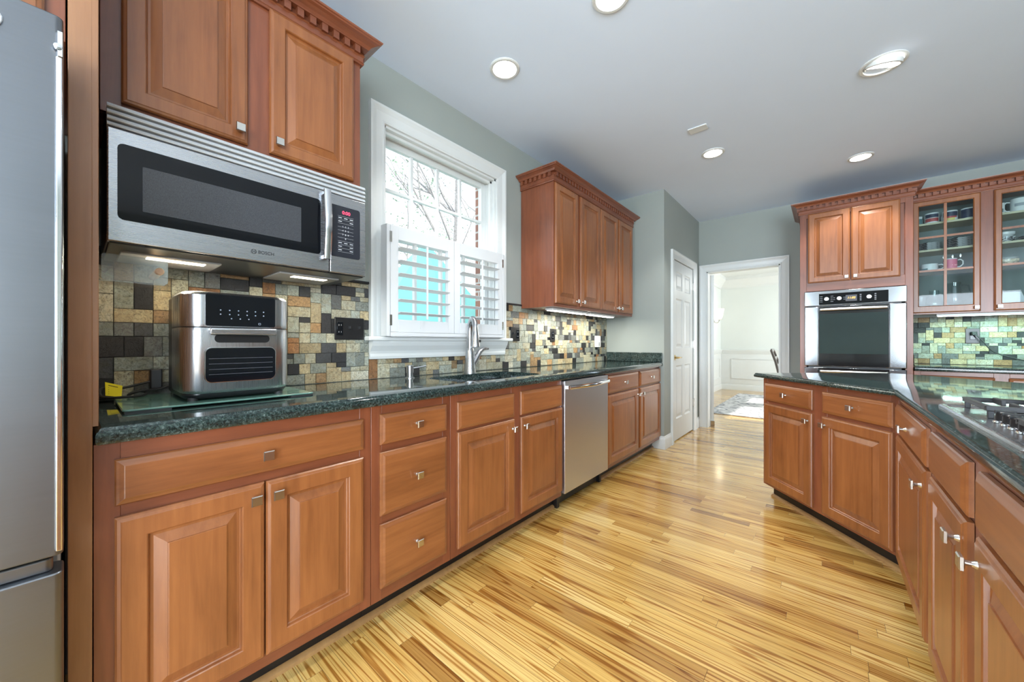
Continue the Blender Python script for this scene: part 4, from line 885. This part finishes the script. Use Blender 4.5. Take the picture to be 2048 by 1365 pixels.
for k in range(4):
    y = 1.585-.052*k; x = 2.318; b = MB(); b.lathe([(.022, IT+.010), (.021, IT+.014), (.0175, IT+.016)], (x, y, 0), 20); o = obj('knob', b, chrome, c_)
    b = MB(); b.lathe([(.0175, IT+.015), (.0165, IT+.036), (.014, IT+.039)], (x, y, 0), 20); b.box(x-.018, x+.018, y-.004, y+.004, IT+.034, IT+.042); obj('grip', b, black, o, bevel=.001)

# ------------------------------------------------------------------ ceiling fittings
def can(label, x, y, tilt=False, rad=.068, power=46):
    t = thing('recessed_light', label, 'ceiling light', (x, y, H-.012))
    b = MB(); b.lathe([(rad+.020, H), (rad+.020, H-.004), (rad+.014, H-.008), (rad+.002, H-.008), (rad, H-.003), (rad, H)], (x, y, 0), 32, cap0=False, cap1=False); obj('trim_ring', b, white_p, t)
    if not tilt:
        b = MB(); b.lathe([(rad, H-.0035), (0.001, H-.0035)], (x, y, 0), 32); obj('lamp', b, lamp_m, t)
    else:
        M = Matrix.Translation((x, y, H-.006)) @ Matrix.Rotation(R(18), 4, Vector((.85, .5, 0)))
        for nm, pr, m in (('gimbal_ring', [(rad-.002, .012), (rad-.001, -.010), (rad-.010, -.013), (rad-.014, -.006)], white_p), ('lamp', [(rad-.014, -.006), (.001, -.006)], lamp_m)):
            b = MB(); b.lathe(pr, (0, 0, 0), 32, cap0=False, cap1=False); b.v = [tuple(M @ Vector(p)) for p in b.v]; obj(nm, b, m, t)
    light('downlight', 'SPOT', (x, y, H-.03), power, (1, .99, .97), (0, 0, 0), .06, spot=104, blend=.35)
can('recessed ceiling light over the counter, closest to the window', .51, 1.64, power=34); can('recessed ceiling light cut by the top edge of the photo', 1.19, 1.62)
can('recessed gimbal ceiling light with a tilted lamp', 2.21, 3.03, True, .085); can('recessed ceiling light beside the small white ceiling plate', 1.223, 3.515, power=40)
can('recessed ceiling light in front of the tall oven cabinet', 2.187, 4.422)
can('recessed ceiling light behind the camera over the aisle', 1.2, -.9); can('recessed ceiling light over the island near the camera', 3.1, .6); can('recessed ceiling light over the eating area', 4.0, -1.6)
b = MB(); b.box(1.155, 1.285, 3.005, 3.085, H-.008, H); tag(obj('ceiling_plate', b, white_p, bevel=.004), 'small white blank cover plate on the ceiling', 'cover plate')

# ------------------------------------------------------------------ dining room furnishings
m, t_, p_ = nt('faded_rug'); tc = node(t_, 'ShaderNodeTexCoord'); v_ = node(t_, 'ShaderNodeTexVoronoi', {'Vector': tc.outputs['Object'], 'Scale': 5}, feature='DISTANCE_TO_EDGE')
n_ = node(t_, 'ShaderNodeTexNoise', {'Vector': tc.outputs['Object'], 'Scale': 14, 'Detail': 5}); c1 = ramp(t_, v_.outputs[0], [(.03, (.30, .31, .33)), (.10, (.60, .60, .60))]); c2 = ramp(t_, n_.outputs[0], [(.35, (.6, .6, .62)), (.6, (1.1, 1.1, 1.1))])
t_.links.new(mixc(t_, 1., c1, c2, 'MULTIPLY'), p_.inputs['Base Color']); setp(p_, Roughness=.95)
b = MB(); b.box(.49, 3.6, 6.55, 9.45, .0005, .010); tag(obj('area_rug', b, m, bevel=.003), 'pale grey patterned area rug on the dining room floor', 'rug')
dk = plain('dark_walnut', (.07, .055, .05), .25, .2, 12, Coat_Weight=.5)
ch = thing('dining_chair', 'dark wood dining chair seen through the doorway', 'chair', (1.55, 7.95, .0115))
b = MB(); b.loft([[(x, y, z) for x, y in rrect(1.34+i, 1.80-i, 7.72+i, 8.18-i, .04)] for i, z in ((.006, .44), (0, .45), (0, .475), (.02, .485))]); obj('seat', b, plain('seat_fabric', (.45, .43, .40), .8), ch)
for y in (7.745, 8.155):
    b = MB(); b.tube([(1.31, y, .0125), (1.35, y, .44), (1.345, y, .60), (1.30, y, .80), (1.235, y, 1.0)], [.018, .022, .021, .019, .017], 8); obj('back_post', b, dk, ch)
    b = MB(); b.tube([(1.775, y, .0125), (1.77, y, .44)], [.015, .022], 8); obj('leg', b, dk, ch)
b = MB()
for z, x in ((.99, 1.24), (.86, 1.283), (.73, 1.315)): b.box(x-.011, x+.011, 7.755, 8.145, z-.035, z+.03)
obj('ladder_slats', b, dk, ch, bevel=.006)
s_ = thing('wall_sconce', 'glass bell wall sconce in the dining room', 'wall lamp', (.06, 9.4, 1.58))
b = MB(); b.lathe([(.045, 0), (.042, .012), (.015, .02)], (0, 9.4, 1.62), 18, 'x'); obj('back_plate', b, nickel, s_)
b = MB(); b.tube(smooth_path([(.01, 9.4, 1.62), (.05, 9.4, 1.58), (.10, 9.4, 1.59), (.125, 9.4, 1.64)]), .008, 8); b.lathe([(.02, 1.635), (.028, 1.655), (.015, 1.665)], (.125, 9.4, 0), 14); obj('arm', b, nickel, s_)
b = MB(); b.lathe([(.035, 1.655), (.06, 1.70), (.072, 1.78), (.095, 1.89), (.092, 1.89), (.069, 1.78), (.057, 1.70), (.032, 1.66)], (.125, 9.4, 0), 24, cap0=False, cap1=False); obj('glass_shade', b, frost_m, s_)
b = MB(); b.lathe([(.014, 1.665), (.026, 1.72), (.022, 1.77), (.004, 1.80)], (.125, 9.4, 0), 14); obj('bulb', b, emit('sconce_bulb', (1, .88, .65), 12), s_)
light('sconce_light', 'POINT', (.125, 9.4, 1.84), 3, (1, .85, .6), size=.03)
light('dining_point_light', 'POINT', (1.9, 7.9, 2.3), 12, (.97, 1, .98), size=.15)  # bare point light in the middle of the dining room, without a fixture

# ------------------------------------------------------------------ outside the window
b = MB(); b.box(-40, -.2, -12, 30, -.7, -.6); struct('ground', b, plain('pale_patio', (.62, .62, .58), .8))
bk, t_, p_ = nt('brick_wall'); tc = node(t_, 'ShaderNodeTexCoord'); mp = node(t_, 'ShaderNodeMapping', {'Vector': tc.outputs['Object'], 'Rotation': (R(90), 0, R(0))})
cb = node(t_, 'ShaderNodeCombineXYZ'); sx = node(t_, 'ShaderNodeSeparateXYZ', {0: tc.outputs['Object']}); ay = node(t_, 'ShaderNodeMath', {0: sx.outputs[0], 1: sx.outputs[1]}, operation='ADD')
t_.links.new(ay.outputs[0], cb.inputs[0]); t_.links.new(sx.outputs[2], cb.inputs[1])
br = node(t_, 'ShaderNodeTexBrick', {'Vector': cb.outputs[0], 'Color1': (.33, .17, .12, 1), 'Color2': (.26, .13, .10, 1), 'Mortar': (.5, .48, .45, 1), 'Scale': 1, 'Brick Width': .21, 'Row Height': .075, 'Mortar Size': .008})
t_.links.new(br.outputs[0], p_.inputs['Base Color']); setp(p_, Roughness=.9)
b = MB(); b.box(-.42, -.165, 2.30, 3.6, -.6, 4.2); struct('wall_chimney', b, bk)
bark = plain('bark', (.24, .23, .23), .9, .3, 20); leafm = plain('pale_leaves', (.16, .24, .17), .7, .3, 6)
def tree(label, x, y, h, seed, spread, leaves, leafsize=.09, trunk=.14, zfrom=.35):
    rg = random.Random(seed); t = thing('tree', label, 'tree', (x, y, -.6)); b = MB(); tips = []
    def br(p, d, L, r, dep):
        pts = [p]; n = 6 if dep == 0 else 4; k_ = .025 if dep == 0 else .22
        for k in range(n):
            d = (d+Vector((rg.uniform(-k_, k_), rg.uniform(-k_, k_), rg.uniform(-.03, .14)))).normalized(); pts.append(pts[-1]+d*L/n)
        b.tube(pts, [r*(1-.6*k/n) for k in range(n+1)], 6 if dep < 2 else 4)
        tips.extend(pts[2:])
        if dep < 4:
            for i_ in range((9, 4, 3, 2)[dep]):
                q = pts[rg.randint(2, n) if dep else 3+i_ % 4]; a = rg.uniform(0, 6.28)
                nd = (d*.8+Vector((math.cos(a), math.sin(a), .2))*spread).normalized(); br(q, nd, L*(rg.uniform(.28, .4) if dep == 0 else rg.uniform(.5, .7)), r*.42, dep+1)
    br(Vector((x, y, -.6)), Vector((0, 0, 1)), h*.85, trunk, 0); obj('trunk', b, bark, t)
    if leaves:
        b = MB(); hi = [p for p in tips if p.z > h*zfrom]
        for _ in range(leaves):
            c = rg.choice(hi)+Vector([rg.gauss(0, .22) for _ in range(3)]); u = Vector([rg.gauss(0, 1) for _ in range(3)]).normalized(); v = u.cross(Vector((rg.gauss(0, 1), rg.gauss(0, 1), rg.gauss(0, 1)))).normalized(); s = leafsize*rg.uniform(.5, 1.2)
            b.add([c-u*s, c+v*s*.45, c+u*s, c-v*s*.45], [(0,1,2,3)])
        o = obj('foliage', b, leafm, t, smooth=False); o['kind'] = 'stuff'
tree('bare spreading tree with a pale trunk outside the window', -7.6, 8.2, 10.5, 5, .8, 350, .05, .15, .3)
tree('leafy tree at the left outside the upper window panes', -15.2, 11.6, 9.0, 11, .8, 900, .10, .08, .55)
tree('small twiggy tree behind the umbrella outside the window', -24.0, 20.5, 11.0, 8, .8, 700, .12, .10, .45)
um = thing('patio_umbrella', 'turquoise patio umbrella seen through the shutters', 'umbrella', (-2.17, 3.06, -.6)); ux, uy, uz, ur = -2.17, 3.06, 2.45, 1.15
aqua = plain('turquoise_canvas', (.30, .78, .72), .8, .03)
b = MB(); n = 8; ring = [[(ux+q*ur*math.cos(2*math.pi*(k+.5)/n), uy+q*ur*math.sin(2*math.pi*(k+.5)/n), z) for k in range(n)] for q, z in ((.02, uz+.02), (.35, uz-.40), (.7, uz-.85), (1, uz-1.25), (1.0, uz-1.42))]
b.loft(ring, True, True, False); b.loft([[(x, y, z-.012) for x, y, z in q] for q in ring], True, True, False); obj('canopy', b, aqua, um, smooth=False)
b = MB(); b.tube([(ux, uy, -.6), (ux, uy, uz+.08)], .022, 10); obj('pole', b, white_p, um); b = MB(); b.lathe([(.25, -.6), (.25, -.55), (.05, -.52), (.03, -.3)], (ux, uy, 0), 20); obj('stand', b, white_p, um)
rl = thing('deck_railing', 'white deck railing outside beyond the umbrella', 'railing', (-3.9, 6.5, -.6)); b = MB(); b.box(-3.94, -3.86, 4.5, 8.6, 1.28, 1.34).box(-3.92, -3.88, 4.5, 8.6, .35, .40); obj('rails', b, white_p, rl)
for k in range(32): b = MB(); b.box(-3.918, -3.882, 4.55+k*.125, 4.585+k*.125, .40, 1.28); obj('baluster', b, white_p, rl)
for y in (4.52, 6.55, 8.56): b = MB(); b.box(-3.95, -3.85, y-.05, y+.05, -.6, 1.42); obj('post', b, white_p, rl)
